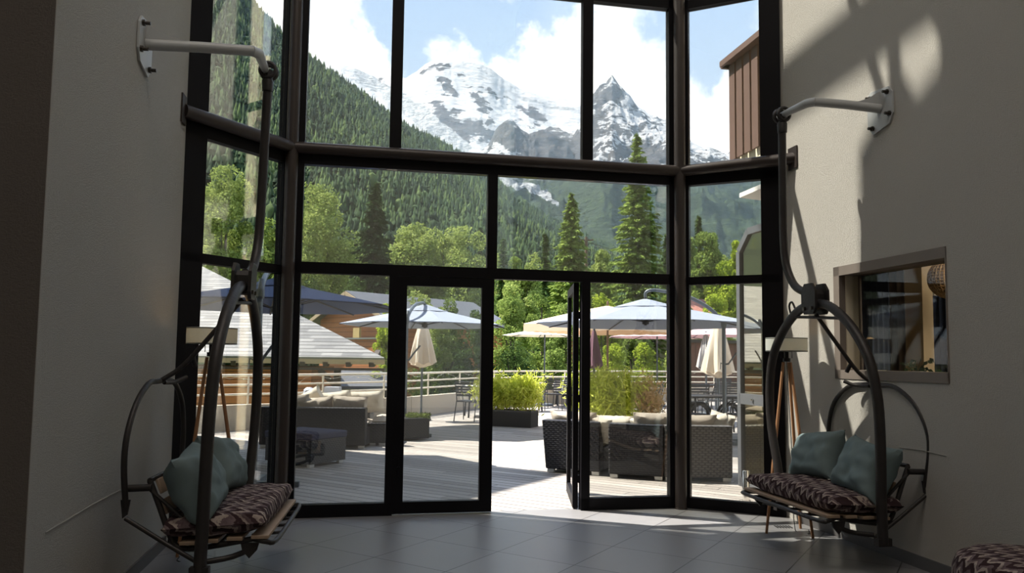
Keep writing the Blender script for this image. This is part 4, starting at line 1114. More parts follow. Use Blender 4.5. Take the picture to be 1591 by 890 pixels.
put(make_table(1.1, .8, 'dark table beyond the open door leaf, by the parapet'), 890, 23.2, .0)
put(make_table(1.5, .8, 'long dark table at the far right near the railing'), 1087, 21.5, .1)
t1 = put(make_table(1.15, .8, 'dark table top on arched legs in front of the folded beige parasol'), 1110, 14.6, .1)
mb = MB()
for sx in (-.3, .3):
    for k in (-1, 1):
        mb.tube([(sx - .22, .1 * k, .0), (sx - .2, .1 * k, .42), (sx, .1 * k, .58), (sx + .2, .1 * k, .42), (sx + .22, .1 * k, 0)], .03, 8, sub=4)
o = mb.build('arched_frame', M_darkt, None); o.parent = t1
def cloth(px, Y, w, d, lb, drop=.3):
    q = D(px, 600, Y); mb = MB()
    def fn(i, j):
        x = (i - .5) * (w + 2 * drop); y = (j - .5) * (d + 2 * drop); cx = max(-w / 2, min(w / 2, x)); cy = max(-d / 2, min(d / 2, y))
        ex = abs(x) - abs(cx); ey = abs(y) - abs(cy); dz = max(ex, ey)
        fl = .12 * dz + .02 * math.sin(x * 25) * (dz > 0) + .02 * math.sin(y * 27) * (dz > 0)
        return Vector((q.x + cx + (fl if ex > 0 else 0) * (1 if x > 0 else -1), q.y + cy + (fl if ey > 0 else 0) * (1 if y > 0 else -1), .742 - dz))
    mb.grid(fn, 26, 22); mb.grid(lambda i, j: fn(1 - i, j) - Vector((0, 0, .004)), 26, 22)
    mb.build('tablecloth', M_white, label=lb, cat='tablecloth')
cloth(752, 18.3, .95, .80, 'white cloth over the small table at the edge of the door leaf', .34)
cloth(890, 23.2, 1.1, .8, 'white cloth over the table beyond the open door leaf', .3)

# ------------------------------------------------------------------ planters
def leafmat(name, c0, c1, tr=.35, sc=3.0):
    m, t, out = new_mat(name)
    g = t.pos(); n = t.noise(g, sc, 3, .6)
    w = t.node('ShaderNodeTexWhiteNoise'); w.noise_dimensions = '3D'; t.link(t.vmath('FLOOR', t.vmath('MULTIPLY', g, (2.5, 2.5, 2.5))), w.inputs['Vector'])
    f = t.math('ADD', t.math('MULTIPLY', n, .65), t.math('MULTIPLY', w.outputs[0], .35))
    c = t.mix(t.ramp(f, [(.25, 0), (.7, 1)]), c3(c0), c3(c1))
    d = t.node('ShaderNodeBsdfDiffuse'); t.link(c, d.inputs[0]); tl = t.node('ShaderNodeBsdfTranslucent'); t.link(c, tl.inputs[0])
    mx = t.node('ShaderNodeMixShader'); mx.inputs[0].default_value = tr
    t.link(d.outputs[0], mx.inputs[1]); t.link(tl.outputs[0], mx.inputs[2]); t.link(mx.outputs[0], out.inputs[0]); return m
L_bamboo = leafmat('bamboo_leaf', (.46, .52, .06), (.80, .82, .20), .4, 5)
L_bamboo2 = leafmat('bamboo_leaf_green', (.58, .66, .08), (.85, .90, .24), .5, 5)
L_dec0 = leafmat('low_plant', (.06, .09, .03), (.18, .22, .07), .3, 8)
L_reed = leafmat('reddish_reed', (.52, .34, .17), (.78, .60, .34), .45, 5)
M_planter = mk_stucco('planter_zinc', (0.10, 0.095, 0.09), .15, 30)
def quads(Cn, U_, V_, w, l):                     # centres, long dir, wide dir -> pointed leaf quads
    n = len(Cn); V = np.empty((n, 4, 3), np.float32)
    V[:, 0] = Cn - U_ * l[:, None] / 2; V[:, 1] = Cn + V_ * w[:, None] / 2; V[:, 2] = Cn + U_ * l[:, None] / 2; V[:, 3] = Cn - V_ * w[:, None] / 2
    return V.reshape(-1, 3), np.arange(n * 4).reshape(n, 4)
def unit(a): return a / np.maximum(np.linalg.norm(a, axis=-1, keepdims=True), 1e-9)
def bamboo(name, p0, p1, z0, z1, spread, nc, nl, mat, label, root):
    p0 = np.array(p0); p1 = np.array(p1); mb = MB(); Cs = []
    for k in range(nc):
        t = rng.random(); b = p0 + (p1 - p0) * t + rng.normal(0, .07, 2); h = z0 + (z1 - z0) * (.6 + .4 * rng.random()); dv = rng.normal(0, spread, 2)
        mb.tube([(b[0], b[1], z0 - .1), (b[0] + dv[0] * .3, b[1] + dv[1] * .3, (z0 + h) / 2), (b[0] + dv[0], b[1] + dv[1], h)], [.006, .005, .003], 5)
        m_ = nl // nc; tt = rng.random(m_) ** .7; P_ = np.stack([b[0] + dv[0] * tt ** 1.6, b[1] + dv[1] * tt ** 1.6, z0 + (h - z0) * (.12 + .9 * tt)], 1)
        P_ += rng.normal(0, .075, (m_, 3)); Cs.append(P_)
    mb.build('canes', M_reedc, root)
    C_ = np.concatenate(Cs); n = len(C_); U_ = rng.normal(0, 1, (n, 3)); U_[:, 2] -= .8; U_ = unit(U_); V_ = unit(np.cross(U_, rng.normal(0, 1, (n, 3))))
    V, F = quads(C_, U_, V_, rng.uniform(.020, .036, n), rng.uniform(.09, .17, n)); o0 = np.array(tuple(wloc(root))); fast_mesh('foliage', V - o0, F, mat, root)
M_reedc = plain('cane', lin((150, 140, 60)), .6)
def planter(name, a, b, dep, h, label, cat):
    a = Vector((*a, 0)); b = Vector((*b, 0)); d = (b - a).normalized(); n = Vector((-d.y, d.x, 0)); root = empty(name, (a + b) / 2 + n * dep / 2, label, cat)
    mb = MB(); t = .02
    mb.prism([a, b, b + n * dep, a + n * dep], (0, 0, h - .03))
    for (u, v, w_) in ((a, b, n), (b, b + n * dep, -d), (b + n * dep, a + n * dep, -n), (a + n * dep, a, d)): mb.prism([u, v, v + w_ * t, u + w_ * t], (0, 0, h))
    mb.build('box', M_planter, root, smooth=False); return root, (a + n * dep / 2), (b + n * dep / 2)
r, a, b = planter('bamboo_planter', (-.62, 15.82), (.41, 15.38), .42, .34, 'long grey planter of bright yellow green bamboo in the open doorway', 'planter')
bamboo('foliage', (a.x - .02, a.y), (b.x + .02, b.y), .34, 1.06, .16, 46, 5200, L_bamboo, '', r)
r, a, b = planter('bamboo_planter', (1.30, 12.6), (2.0, 12.35), .42, .34, 'planter of yellow green bamboo standing behind the right sofas', 'planter')
bamboo('foliage', (a.x, a.y), (b.x - .05, b.y), .34, 1.22, .13, 40, 4800, L_bamboo2, '', r)
r, a, b = planter('reed_planter', (2.02, 12.34), (2.36, 12.22), .42, .34, 'planter of reddish dry reeds next to the green bamboo', 'planter')
bamboo('foliage', (a.x, a.y), (b.x, b.y), .34, 1.13, .07, 18, 900, L_reed, '', r)
r = empty('wicker_planter', (-1.60, 13.05, 0), 'dark wicker cube planter with low green plants beside a parasol mast', 'planter')
mb = MB(); qa, qb = Vector((-1.80, 12.70, .03)), Vector((-1.38, 12.92, .03)); d = (qb - qa).normalized(); n = Vector((-d.y, d.x, 0)); mb.prism([qa, qb, qb + n * .46, qa + n * .46], (0, 0, .34)); mb.build('box', M_wicker, r, smooth=False, bevel=.01)
C_ = np.stack([rng.uniform(-.2, .2, 500), rng.uniform(-.2, .2, 500), rng.uniform(.36, .44, 500)], 1); U_ = unit(rng.normal(0, 1, (500, 3))); V_ = unit(np.cross(U_, rng.normal(0, 1, (500, 3))))
V, F = quads(C_, U_, V_, np.full(500, .02), np.full(500, .05)); fast_mesh('foliage', V + np.array([0, .05, 0]), F, L_dec0, r)

# ------------------------------------------------------------------ neighbouring buildings
def mk_shingle(name, c0, c1, ax, row):
    m, t, out = new_mat(name)
    p = t.pos(); s = t.node('ShaderNodeSeparateXYZ'); t.link(p, s.inputs[0])
    z = t.math('DIVIDE', s.outputs[2], row); rw = t.math('FLOOR', z); fz = t.math('FRACT', z)
    wob = t.noise(t.mapping(p, scale=(.5, .5, .2)), 2.0, 2)
    xx = t.math('ADD', t.math('MULTIPLY', s.outputs[0], ax[0]), t.math('MULTIPLY', s.outputs[1], ax[1]))
    w1 = t.node('ShaderNodeTexWhiteNoise'); w1.noise_dimensions = '1D'; t.link(rw, w1.inputs['W'])
    xo = t.math('ADD', t.math('MULTIPLY', xx, 1.8), t.math('MULTIPLY', w1.outputs[0], 9.0))
    w2 = t.node('ShaderNodeTexWhiteNoise'); w2.noise_dimensions = '2D'; cb = t.node('ShaderNodeCombineXYZ'); t.link(rw, cb.inputs[0]); t.link(t.math('FLOOR', xo), cb.inputs[1]); t.link(cb.outputs[0], w2.inputs['Vector'])
    ed = t.ramp(t.math('ADD', fz, t.math('MULTIPLY', wob, .2)), [(.24, 1.0), (.36, 0.0)])
    c = t.mix(w2.outputs[0], c3(c0), c3(c1)); c = t.mix(ed, c, (.03, .03, .032, 1))
    pbsdf(t, out, c, .6, 0, t.bump(t.math('SUBTRACT', fz, ed), .6, .02), .4); return m
M_shingle = mk_shingle('grey_wood_shingle', lin((96, 96, 98)), lin((140, 139, 138)), (1, 0), .10)
M_metalroof = plain('grey_metal_roof', lin((84, 86, 92)), .6, .1, .15, 4)
M_fascia = plain('tan_fascia', lin((170, 150, 120)), .7)
M_darkwood = plain('dark_wood', (0.05, 0.035, 0.028), .7)
M_stone = plain('pale_masonry', lin((196, 190, 182)), .8, 0, .2, 3)
# hut with hipped shingle roof
hx, hy, hz = -3.42, 20.3, 1.38
r = empty('wooden_hut', (hx - 4, hy + 3, -3), 'wooden hut with a grey shingle hip roof beyond the railing at left', 'hut')
pt = .40; Tt = 8.6; HW = 16
def RP(x, y, z): return Vector((x, y, z))
mb = MB()
A_, B_ = RP(hx, hy, hz), RP(hx - HW, hy, hz); C_r, D_r = RP(hx - Tt, hy + Tt, hz + Tt * pt), RP(hx - HW + .5, hy + Tt, hz + Tt * pt); E_ = RP(hx - 4.3, hy + 9.7, hz)
F_ = RP(hx - HW, hy + 14, hz)
mb.prism([A_, C_r, D_r, B_], (0, .02, -.10)); mb.prism([A_, E_, C_r], (-.03, 0, -.10)); mb.prism([E_, F_, D_r, C_r], (0, -.02, -.10)); mb.build('roof', M_shingle, r, smooth=False)
mb = MB(); mb.box((hx - HW / 2, hy + .02, hz - .12), (HW, .04, .13)); mb.build('fascia', M_fascia, r, smooth=False)
mb = MB()
for k in range(34): mb.bar((hx - .35 - k * .62, hy - .0, hz - .20), (hx - .35 - k * .62, hy + 1.0, hz + .16), .14, .13) if k < 25 else None
mb.box((hx - HW / 2, hy + .16, hz - .32), (HW, .16, .07)); mb.build('rafter', M_darkwood, r, smooth=False)
mb = MB(); mb.box((hx - 2.05 - 6, hy + 1.65, -1.1), (12, 2.6, 4.4)); mb.build('wall', M_orange, r, smooth=False)
mb = MB(); g_ = D(487, 604, hy + .95); mb.box((g_.x, hy + .97, .35), (.35, .04, .65)); mb.build('window', M_cream, r, smooth=False)
for px in (456, 524):
    q = D(px, 600, hy + .5); mb = MB(); mb.bar((q.x, q.y, -3), (q.x, q.y, hz - .3), .16, .16); mb.bar((q.x, q.y, .55), (q.x - .5, q.y, hz - .35), .13, .13); mb.build('post', M_darkwood, r, smooth=False)
# big timber chalet behind
r = empty('timber_chalet', (-6.5, 33, -3), 'orange timber chalet with grey metal roof, left behind the parasols', 'chalet')
ap = D(537, 451, 33.0); rd = Vector((.646, .76, 0)).normalized(); gd = Vector((.76, -.646, 0)); Hh = 3.0; Lr = 8.2; ov = .5; sl_ = .46
def CP(s, t_, z): return Vector((ap.x, ap.y, 0)) + rd * s + gd * t_ + Vector((0, 0, z))
ze = ap.z - Hh * sl_
mb = MB(); mb.prism([CP(ov, -2.5, -3), CP(ov, 2.5, -3), CP(ov, 2.5, ze + .15), CP(ov, 0, ap.z - .12), CP(ov, -2.5, ze + .15)], rd * (Lr - 1)); mb.build('wall', M_orange, r, smooth=False, fix=True)
for sg in (1, -1):
    mb = MB(); mb.prism([CP(0, 0, ap.z), CP(0, sg * Hh, ze), CP(Lr, sg * Hh, ze), CP(Lr, 0, ap.z)], (0, 0, -.07)); mb.build('roof', M_metalroof, r, smooth=False)
    mb = MB(); mb.bar(CP(-.02, 0, ap.z - .12), CP(-.02, sg * Hh, ze - .12), .05, .16); mb.build('bargeboard', M_fascia, r, smooth=False)
q = D(550, 517, 32.2); mb = MB(); mb.box((q.x + .15, q.y - .1, q.z), (.42, .1, .42), -.7); mb.build('window', plain('old_brass', lin((190, 165, 110)), .6), r, smooth=False)
mb = MB(); a_ = CP(ov - .04, -2.5, 2.2); b_ = CP(ov - .04, 2.5, 2.2); mb.bar(a_, b_, .05, .07); mb.build('wall_trim', M_stone, r, smooth=False)
# pale house low behind the railing at left, roof beyond the door leaf, red roof at right
def house(name, px0, px1, Y, zb_, ze_, zr_, wm, rm, label, ry=0.0, dp=5):
    a, b = D(px0, 500, Y), D(px1, 500, Y + ry); a.z = b.z = 0; d = (b - a); n = Vector((-d.y, d.x, 0)).normalized() * dp
    r = empty(name, ((a + b) / 2 + n / 2).to_tuple()[:2] + (zb_,), label, 'house')
    Z = lambda p, z: Vector((p.x, p.y, z))
    mb = MB(); mb.prism([Z(a, zb_), Z(b, zb_), Z(b + n, zb_), Z(a + n, zb_)], (0, 0, ze_ - zb_)); mb.build('wall', wm, r, smooth=False)
    o = n.normalized() * .4; mid = n / 2; mb = MB(); dd = d.normalized() * .3
    mb.prism([Z(a - o - dd, ze_ - .1), Z(b - o + dd, ze_ - .1), Z(b + mid + dd, zr_), Z(a + mid - dd, zr_)], (0, 0, -.1)); mb.prism([Z(a + n + o - dd, ze_ - .1), Z(a + mid - dd, zr_), Z(b + mid + dd, zr_), Z(b + n + o + dd, ze_ - .1)], (0, 0, -.1)); mb.build('roof', rm, r, smooth=False)
    k = max(2, int(d.length / 1.6))
    for i in range(k):
        p = a + d * ((i + .5) / k) - n.normalized() * .02; mb = MB(); mb.box((p.x, p.y, (zb_ * .25 + ze_ * .75)), (.5, .06, .8), math.atan2(d.y, d.x)); mb.build('window', M_darkt, r, smooth=False)
    return r
M_redroof = plain('red_tile_roof', lin((168, 112, 98)), .8, 0, .25, 8, .5, 12)
house('pale_house', 507, 600, 27, -3.2, .45, .9, M_stone, M_metalroof, 'low pale house seen under the hut roof behind the railing', 0.6, dp=2)
house('grey_roofed_house', 655, 722, 52, -3, 3.6, 5.2, M_cream, M_metalroof, 'house with grey metal roof half hidden by trees above the grey parasol', 3)
house('red_roofed_house', 1105, 1175, 42, -3, 3.6, 5.1, M_cream, M_redroof, 'house with red tiled roof behind the large grey parasol at right', 2)
a, b = D(1072, 560, 30), D(1150, 560, 31); r = empty('wooden_shed', ((a.x + b.x) / 2, 31, -3), 'brown flat-roofed wooden shed beyond the railing at right', 'shed')
M_shed = mk_wood('shed_wood', lin((96, 58, 46)), lin((122, 78, 64)), (12, 12, 1.5), .3, 0)
mb = MB(); mb.prism([Vector((a.x, a.y, -3)), Vector((b.x, b.y, -3)), Vector((b.x + .3, b.y + 2.5, -3)), Vector((a.x + .3, a.y + 2.5, -3))], (0, 0, 5.12)); mb.build('wall', M_shed, r, smooth=False)
mb = MB(); mb.prism([Vector((a.x - .15, a.y - .15, 2.12)), Vector((b.x + .15, b.y - .15, 2.12)), Vector((b.x + .4, b.y + 2.7, 2.12)), Vector((a.x + .1, a.y + 2.7, 2.12))], (0, 0, .13)); mb.build('roof', M_darkwood, r, smooth=False)
mb = MB(); q = (a + b) / 2; mb.box((q.x - .05, a.y + .45, .9), (.05, .1, .3)); mb.build('door_handle', M_stone, r, smooth=False)

# hotel wing to the right: wall, balcony, glazed porch
def WX(k, o, z): return Vector((2.62 + .197 * k + .98 * o, 8.6 - .98 * k + .197 * o, z))     # k towards the hotel, o away to the right
mb = MB(); mb.prism([WX(1.35, 0, 0), WX(1.35, 6, 0), WX(1.75, 6, 0), WX(1.75, 0, 0)], (0, 0, 13)); mb.prism([WX(-.2, 1.6, 0), WX(1.3, 1.6, 0), WX(1.3, 6, 0), WX(-.2, 6, 0)], (0, 0, 2.95)); mb.build('wall_outside', M_ext, kind='structure', smooth=False)
r = empty('glazed_porch', WX(.6, .8, 0), 'grey framed glazed porch with sloping shoulder outside the right pane', 'porch')
def wbar(mb, p, q, w=.055, h=.075): mb.bar(WX(*p), WX(*q), w, h, side=WX(0, 1, 0) - WX(0, 0, 0))
mb = MB(); fz = 2.66; tz = 2.86
for o in (0, 1.55):
    wbar(mb, (0, o, 0), (0, o, fz)); wbar(mb, (0, o, fz), (.22, o, tz)); wbar(mb, (.22, o, tz), (1.35, o, tz)); wbar(mb, (.62, o, 0), (.62, o, tz), .06, .10); wbar(mb, (0, o, .05), (1.35, o, .05), .055, .10); wbar(mb, (0, o, .98), (1.35, o, .98), .055, .12)
for (k, z) in ((0, fz), (.22, tz), (1.3, tz), (0, .05), (0, .98)):
    mb.bar(WX(k, 0, z), WX(k, 1.55, z), .07, .06)
mb.bar(WX(0, .78, 0), WX(0, .78, fz), .06, .06)
mb.build('frame', M_greyframe, r, smooth=False)
mb = MB(); mb.prism([WX(.02, .0, .1), WX(1.35, 0, .1), WX(1.35, 0, tz - .03), WX(.23, 0, tz - .03), WX(.02, 0, fz - .02)], WX(0, .012, 0) - WX(0, 0, 0)); mb.build('pane', M_coated, r, smooth=False)
mb = MB(); mb.prism([WX(0, .03, .1), WX(0, 1.52, .1), WX(0, 1.52, fz - .03), WX(0, .03, fz - .03)], WX(.012, 0, 0) - WX(0, 0, 0)); mb.build('pane', M_coated, r, smooth=False)
mb = MB(); q = WX(.31, -.04, .98); mb.lathe([(.001, -.012), (.014, -.008), (.014, .008), (.001, .012)], q, 12); mb.build('door_handle', M_chrome, r)
# balcony
r = empty('balcony', WX(.2, 1, 3.5), 'brown slatted wooden balcony above the right glass pane', 'balcony')
def BX(k, o, z): return WX(k - .25, o, z)
mb = MB(); poly = [(0.06, 3.86), (0.06, 3.74), (.45, 3.52), (1.6, 3.50), (1.6, 3.86)]
mb.prism([BX(k, .05, z) for k, z in poly], WX(0, 2.2, 0) - WX(0, 0, 0)); mb.build('slab', M_cream, r, smooth=False, fix=True)
bz0, bz1 = 3.78, 4.95
for k in range(9):
    kk = .03 + k * .175; mb = MB(); mb.prism([BX(kk, 0, bz0), BX(kk + .135, 0, bz0), BX(kk + .135, .03, bz0), BX(kk, .03, bz0)], (0, 0, bz1 - bz0)); mb.build('slat', M_brownslat, r, smooth=False)
for k in range(11):
    oo = .03 + k * .175; mb = MB(); mb.prism([BX(0, oo, bz0), BX(0, oo + .15, bz0), BX(.03, oo + .15, bz0), BX(.03, oo, bz0)], (0, 0, bz1 - bz0)); mb.build('slat', M_brownslat, r, smooth=False)
mb = MB(); mb.bar(BX(-.04, -.01, bz1 + .03), BX(1.6, -.01, bz1 + .03), .15, .07); mb.bar(BX(-.01, -.05, bz1 + .03), BX(-.01, 2.1, bz1 + .03), .15, .07); mb.build('handrail', M_brownslat, r, smooth=False)
mb = MB(); mb.prism([BX(.22, .02, 3.30), BX(1.4, .02, 3.30), BX(1.4, 1.4, 3.30), BX(.22, 1.4, 3.20)], (0, 0, .05)); mb.build('white_awning', M_white, r, smooth=False)
mb = MB(); mb.prism([WX(-.1, .55, 5.9), WX(1.9, .1, 5.9), WX(1.9, 5, 5.9), WX(-.1, 5, 5.9)], (0, 0, .2)); mb.build('upper_eave', M_cream, r, smooth=False)
# unseen blockers in place of a left wing, shaped to shade near deck and hall
mb = MB()
mb.prism([Vector((-5.0, y, z)) for y, z in ((8.60, -3), (8.60, 14.65), (8.13, 15.25), (8.02, 15.05), (7.72, 15.35), (5.6, 15.35), (5.6, -3))], (-8, 0, 0))
mb.prism([Vector((-7.2, 12.2, 11.4)), Vector((-13, 15.85, 11.4)), Vector((-14, 8, 11.4)), Vector((-9.3, 8.86, 11.4))], (0, 0, .5))
mb.prism([Vector((-5.0, 7.72, 14.6)), Vector((-13, 9.9, 14.6)), Vector((-13, 5, 14.6)), Vector((-4.6, 5.7, 14.6))], (0, 0, 14))
mb.bar((-5.05, 11.0, 14.72), (-5.05, 7.6, 16.02), .1, .44, side=(1, 0, 0))
mb.build('wall_shade_blocker', M_ext, kind='structure', smooth=False)
# ------------------------------------------------------------------ trees
M_bark = plain('bark', (0.07, 0.055, 0.045), .9, 0, .3, 6)
L_dec = [leafmat('leaf_mid', (.07, .12, .03), (.28, .36, .09), .35, .35), leafmat('leaf_light', (.14, .20, .05), (.44, .50, .16), .35, .35),
         leafmat('leaf_bright', (.16, .24, .02), (.46, .54, .07), .4, .5), leafmat('leaf_dark', (.03, .06, .02), (.12, .18, .05), .25, .4)]
L_con = [leafmat('needle_dark', (.018, .04, .018), (.07, .11, .04), .15, .5), leafmat('needle_mid', (.03, .06, .02), (.12, .18, .05), .2, .5), leafmat('needle_light', (.10, .16, .035), (.34, .43, .11), .3, .5)]
def tree_dec(px, ytop, hw, Y, kind, label, zb_=-3.0, n=9000, squat=1.0, cat='tree', group='broadleaf trees beyond the terrace', trunk=True, name='broadleaf_tree', leaf=.17, low=.25):
    top = D(px, ytop, Y); base = Vector((top.x, top.y, zb_)); H_ = top.z - zb_; R_ = hw / CF * Y
    root = empty(name, base, label, cat, group)
    lo = H_ * low; c0 = np.array([0, 0, (H_ + lo) / 2]); rz = (H_ - lo) / 2
    nb = 60; bl = []
    while len(bl) < nb:
        q = rng.uniform(-1, 1, 3)
        if .25 < np.linalg.norm(q) < 1: bl.append(q * np.array([R_ * .78, R_ * .78, rz * .86]) * (1 - .35 * max(q[2], 0) * np.array([1, 1, 0]) if True else 1) + c0)
    bl = np.array(bl); br = rng.uniform(.20, .38, nb) * min(R_, rz) * 1.05
    idx = rng.integers(0, nb, n); d = unit(rng.normal(0, 1, (n, 3))); C_ = bl[idx] + d * (br[idx] * rng.uniform(.75, 1.05, n))[:, None]
    U_ = unit(rng.normal(0, 1, (n, 3)) + d * .2); V_ = unit(np.cross(U_, d + rng.normal(0, .5, (n, 3)))); sz = leaf * Y / 40
    V, F = quads(C_, U_, V_, rng.uniform(.6, 1.1, n) * sz, rng.uniform(.9, 1.6, n) * sz); fast_mesh('crown', V, F, L_dec[kind], root)
    if trunk:
        mb = MB(); mb.tube([base, base + Vector((.05, 0, H_ * .5)), base + Vector((0, .1, H_ * .85))], [R_ * .07 + .05, R_ * .05 + .03, .02], 8)
        for k in range(0, nb, 6): mb.tube([base + Vector((0, 0, H_ * .35)), base + Vector(tuple(bl[k]))], [.06, .02], 5)
        mb.build('trunk', M_bark, root)
    return root
def con_geo(H_, R_, whorls=26, br=9, lo=.08, leaf=.22, droop=.25, dens=1.0):
    Cs = []; Us = []; Ws = []; Ls = []
    for i in range(whorls):
        t = i / whorls; z0_ = H_ * (lo + (1 - lo) * t); L = R_ * (1 - t) ** .85 * rng.uniform(.85, 1.1) + .12
        for k in range(br):
            a = rng.uniform(0, 2 * PI); l = L * rng.uniform(.6, 1.1); z = z0_ + rng.uniform(-.6, .6) * H_ / whorls * 1.6; m_ = max(4, int(dens * l / leaf * 3.2)); s = rng.random(m_) ** .8
            P_ = np.stack([np.cos(a) * s * l, np.sin(a) * s * l, z - droop * l * s ** 1.3 + .08 * l * s ** 3], 1)
            side = np.array([-math.sin(a), math.cos(a), 0]); sp = (1 - s) * l * .28 + .05
            P_ += side * (rng.uniform(-1, 1, m_) * sp)[:, None]; P_[:, 2] += rng.uniform(-.12, .05, m_) * leaf * 3
            U_ = np.tile([math.cos(a), math.sin(a), -.35], (m_, 1)) + rng.normal(0, .35, (m_, 3)); Cs.append(P_); Us.append(U_)
    C_ = np.concatenate(Cs); U_ = unit(np.concatenate(Us)); n = len(C_); V_ = unit(np.cross(U_, rng.normal(0, .6, (n, 3)) + np.array([0, 0, 1])))
    return quads(C_, U_, V_, rng.uniform(.5, .9, n) * leaf, rng.uniform(1.2, 2.2, n) * leaf)
def tree_con(px, ytop, hw, Y, kind, label, zb_=-3.0, leaf=.24, group='conifers beyond the terrace', name='conifer', lo=.05, dens=1.3, wh=44):
    top = D(px, ytop, Y); base = Vector((top.x, top.y, zb_)); H_ = top.z - zb_; R_ = hw / CF * Y
    root = empty(name, base, label, 'tree', group); V, F = con_geo(H_, R_, wh, 10, lo, leaf * Y / 48, .25, dens); fast_mesh('crown', V, F, L_con[kind], root)
    mb = MB(); mb.tube([base, base + Vector((0, 0, H_ * .96))], [R_ * .06 + .05, .02], 8); mb.build('trunk', M_bark, root); return root
# mid distance
tree_dec(494, 268, 72, 55, 1, 'tall light green broadleaf tree right of the left round post', n=22000, leaf=.12)
tree_dec(355, 240, 55, 52, 1, 'broad light green tree seen through the left side pane', n=20000, leaf=.12)
tree_dec(415, 330, 45, 47, 0, 'mid green tree behind the left round post', n=9000)
tree_con(585, 280, 78, 50, 0, 'tall dark spruce standing alone between lighter trees', dens=1.8, wh=64)
for (px, yt, hw, Y, k, lb) in ((645, 338, 52, 72, 1, 'pale birch-like tree just right of the dark spruce'), (690, 336, 50, 75, 1, 'pale birch-like tree, second right of the dark spruce'), (730, 342, 44, 70, 1, 'pale bushy tree left of the middle mullion'),
        (548, 352, 34, 62, 1, 'small light tree between tall broadleaf and dark spruce'), (1062, 350, 30, 66, 0, 'mid green tree behind the right round post'), (1100, 346, 30, 60, 0, 'mid green tree right of the round post'),
        (1141, 352, 18, 46, 2, 'slim bright yellow green tree right of the round post'), (1172, 357, 16, 44, 2, 'small bright tree top behind the porch roof'), (1120, 398, 30, 44, 2, 'bright low tree left of the porch'),
        (812, 385, 34, 85, 1, 'pale tree right of the middle mullion'), (930, 378, 28, 70, 1, 'light tree behind the wooden pole')):
    tree_dec(px, yt, hw * 1.12, Y, k, lb, n=17000, leaf=.12)
for (px, yt, hw, Y, k, lb) in ((746, 352, 22, 80, 0, 'dark narrow conifer left of the middle mullion'), (782, 372, 24, 88, 1, 'green conifer right of the middle mullion'), (848, 362, 20, 80, 1, 'slender conifer left of the poplar-shaped larch'), (1035, 365, 24, 70, 1, 'conifer left of the right round post'),
        (1085, 335, 20, 75, 1, 'tall slim conifer right of the round post')):
    tree_con(px, yt, hw, Y, k, lb)
tree_con(888, 300, 66, 60, 2, 'broad light green larch left of the tallest tree', lo=.1, dens=1.7, wh=60)
tree_con(990, 208, 84, 46, 2, 'tallest tree, light green larch in front of the pointed peak', leaf=.2, lo=.05, dens=1.7, wh=80)
ROWL = ('first second third fourth fifth sixth seventh eighth ninth tenth eleventh twelfth thirteenth fourteenth fifteenth sixteenth seventeenth eighteenth nineteenth twentieth twenty-first twenty-second twenty-third twenty-fourth twenty-fifth twenty-sixth twenty-seventh').split()
row = 0
for px in range(452, 1180, 27):
    if abs(px - 585) < 34 or abs(px - 888) < 30 or abs(px - 990) < 45: continue
    row += 1; ph = mnoise.noise(Vector((px * .05, 3, 0)))
    tree_dec(px, 374 + 14 * ph + (10 if px > 760 else 0), 24 + 6 * ph, 92 + 9 * ((row * 7) % 3), (1, 0, 1, 0)[row % 4], ROWL[row - 1] + ' leafy tree from the left in the row at the foot of the hillside', n=7000, leaf=.085, group='row of leafy trees at the foot of the hillside')
# the belt of trees just below the terrace
for (px, yt, hw, Y, k, lb) in ((478, 412, 46, 46, 3, 'dark tree behind the slate blue parasol'), (545, 420, 40, 48, 3, 'dark tree above the chalet roof'), (600, 428, 34, 44, 3, 'dark tree right of the chalet ridge'),
        (652, 440, 34, 35, 1, 'yellow green tree above the light grey parasol'), (700, 444, 30, 33, 0, 'green tree in the middle of the door leaf'), (745, 446, 26, 29, 3, 'darker tree at the right of the door leaf'),
        (793, 426, 38, 33, 0, 'dense green tree in the left of the open doorway'), (842, 430, 36, 34, 0, 'dense green tree in the middle of the open doorway'), (884, 436, 30, 35, 0, 'green tree behind the open door leaf'),
        (940, 440, 36, 38, 2, 'bright green tree above the peach parasol'), (985, 446, 30, 36, 0, 'green tree above the large grey parasol'), (1060, 452, 34, 38, 1, 'green tree behind the right round post, above the parasol'), (1112, 440, 32, 40, 2, 'bright tree above the red roof'),
        (600, 456, 26, 29, 2, 'bright yellow green tree between the chalet and the door leaf'), (683, 448, 24, 29.5, 1, 'light tree in front of the grey roofed house'), (665, 518, 40, 29, 0, 'leafy bush below the light grey parasol'), (722, 512, 30, 29, 3, 'dark bush at the right of the door leaf'), (800, 520, 44, 28.5, 3, 'dark green hedge tree behind the bamboo planter'), (610, 505, 24, 30, 1, 'bright climber bush right of the chalet'),
        (862, 512, 30, 29, 0, 'green bush left of the open door leaf'), (895, 540, 26, 28, 2, 'bright yellow green bush behind the open door leaf'), (950, 516, 30, 28.5, 2, 'bright bush right of the mauve parasol'), (1003, 512, 30, 29, 2, 'bright feathery bush under the peach parasol'),
        (1046, 524, 22, 29, 1, 'green bush left of the wooden shed'), (1150, 540, 20, 33, 2, 'yellow green bush right of the wooden shed'), (585, 560, 20, 28, 1, 'low green bush under the tip of the grey parasol')):
    tree_dec(px, yt, hw, Y, k, lb, n=12000 if yt < 500 else 9000, leaf=.10, low=.12 if yt > 425 else .2, group='trees and bushes just below the terrace', cat='bush' if yt > 500 else 'tree', name='bush' if yt > 500 else 'broadleaf_tree')
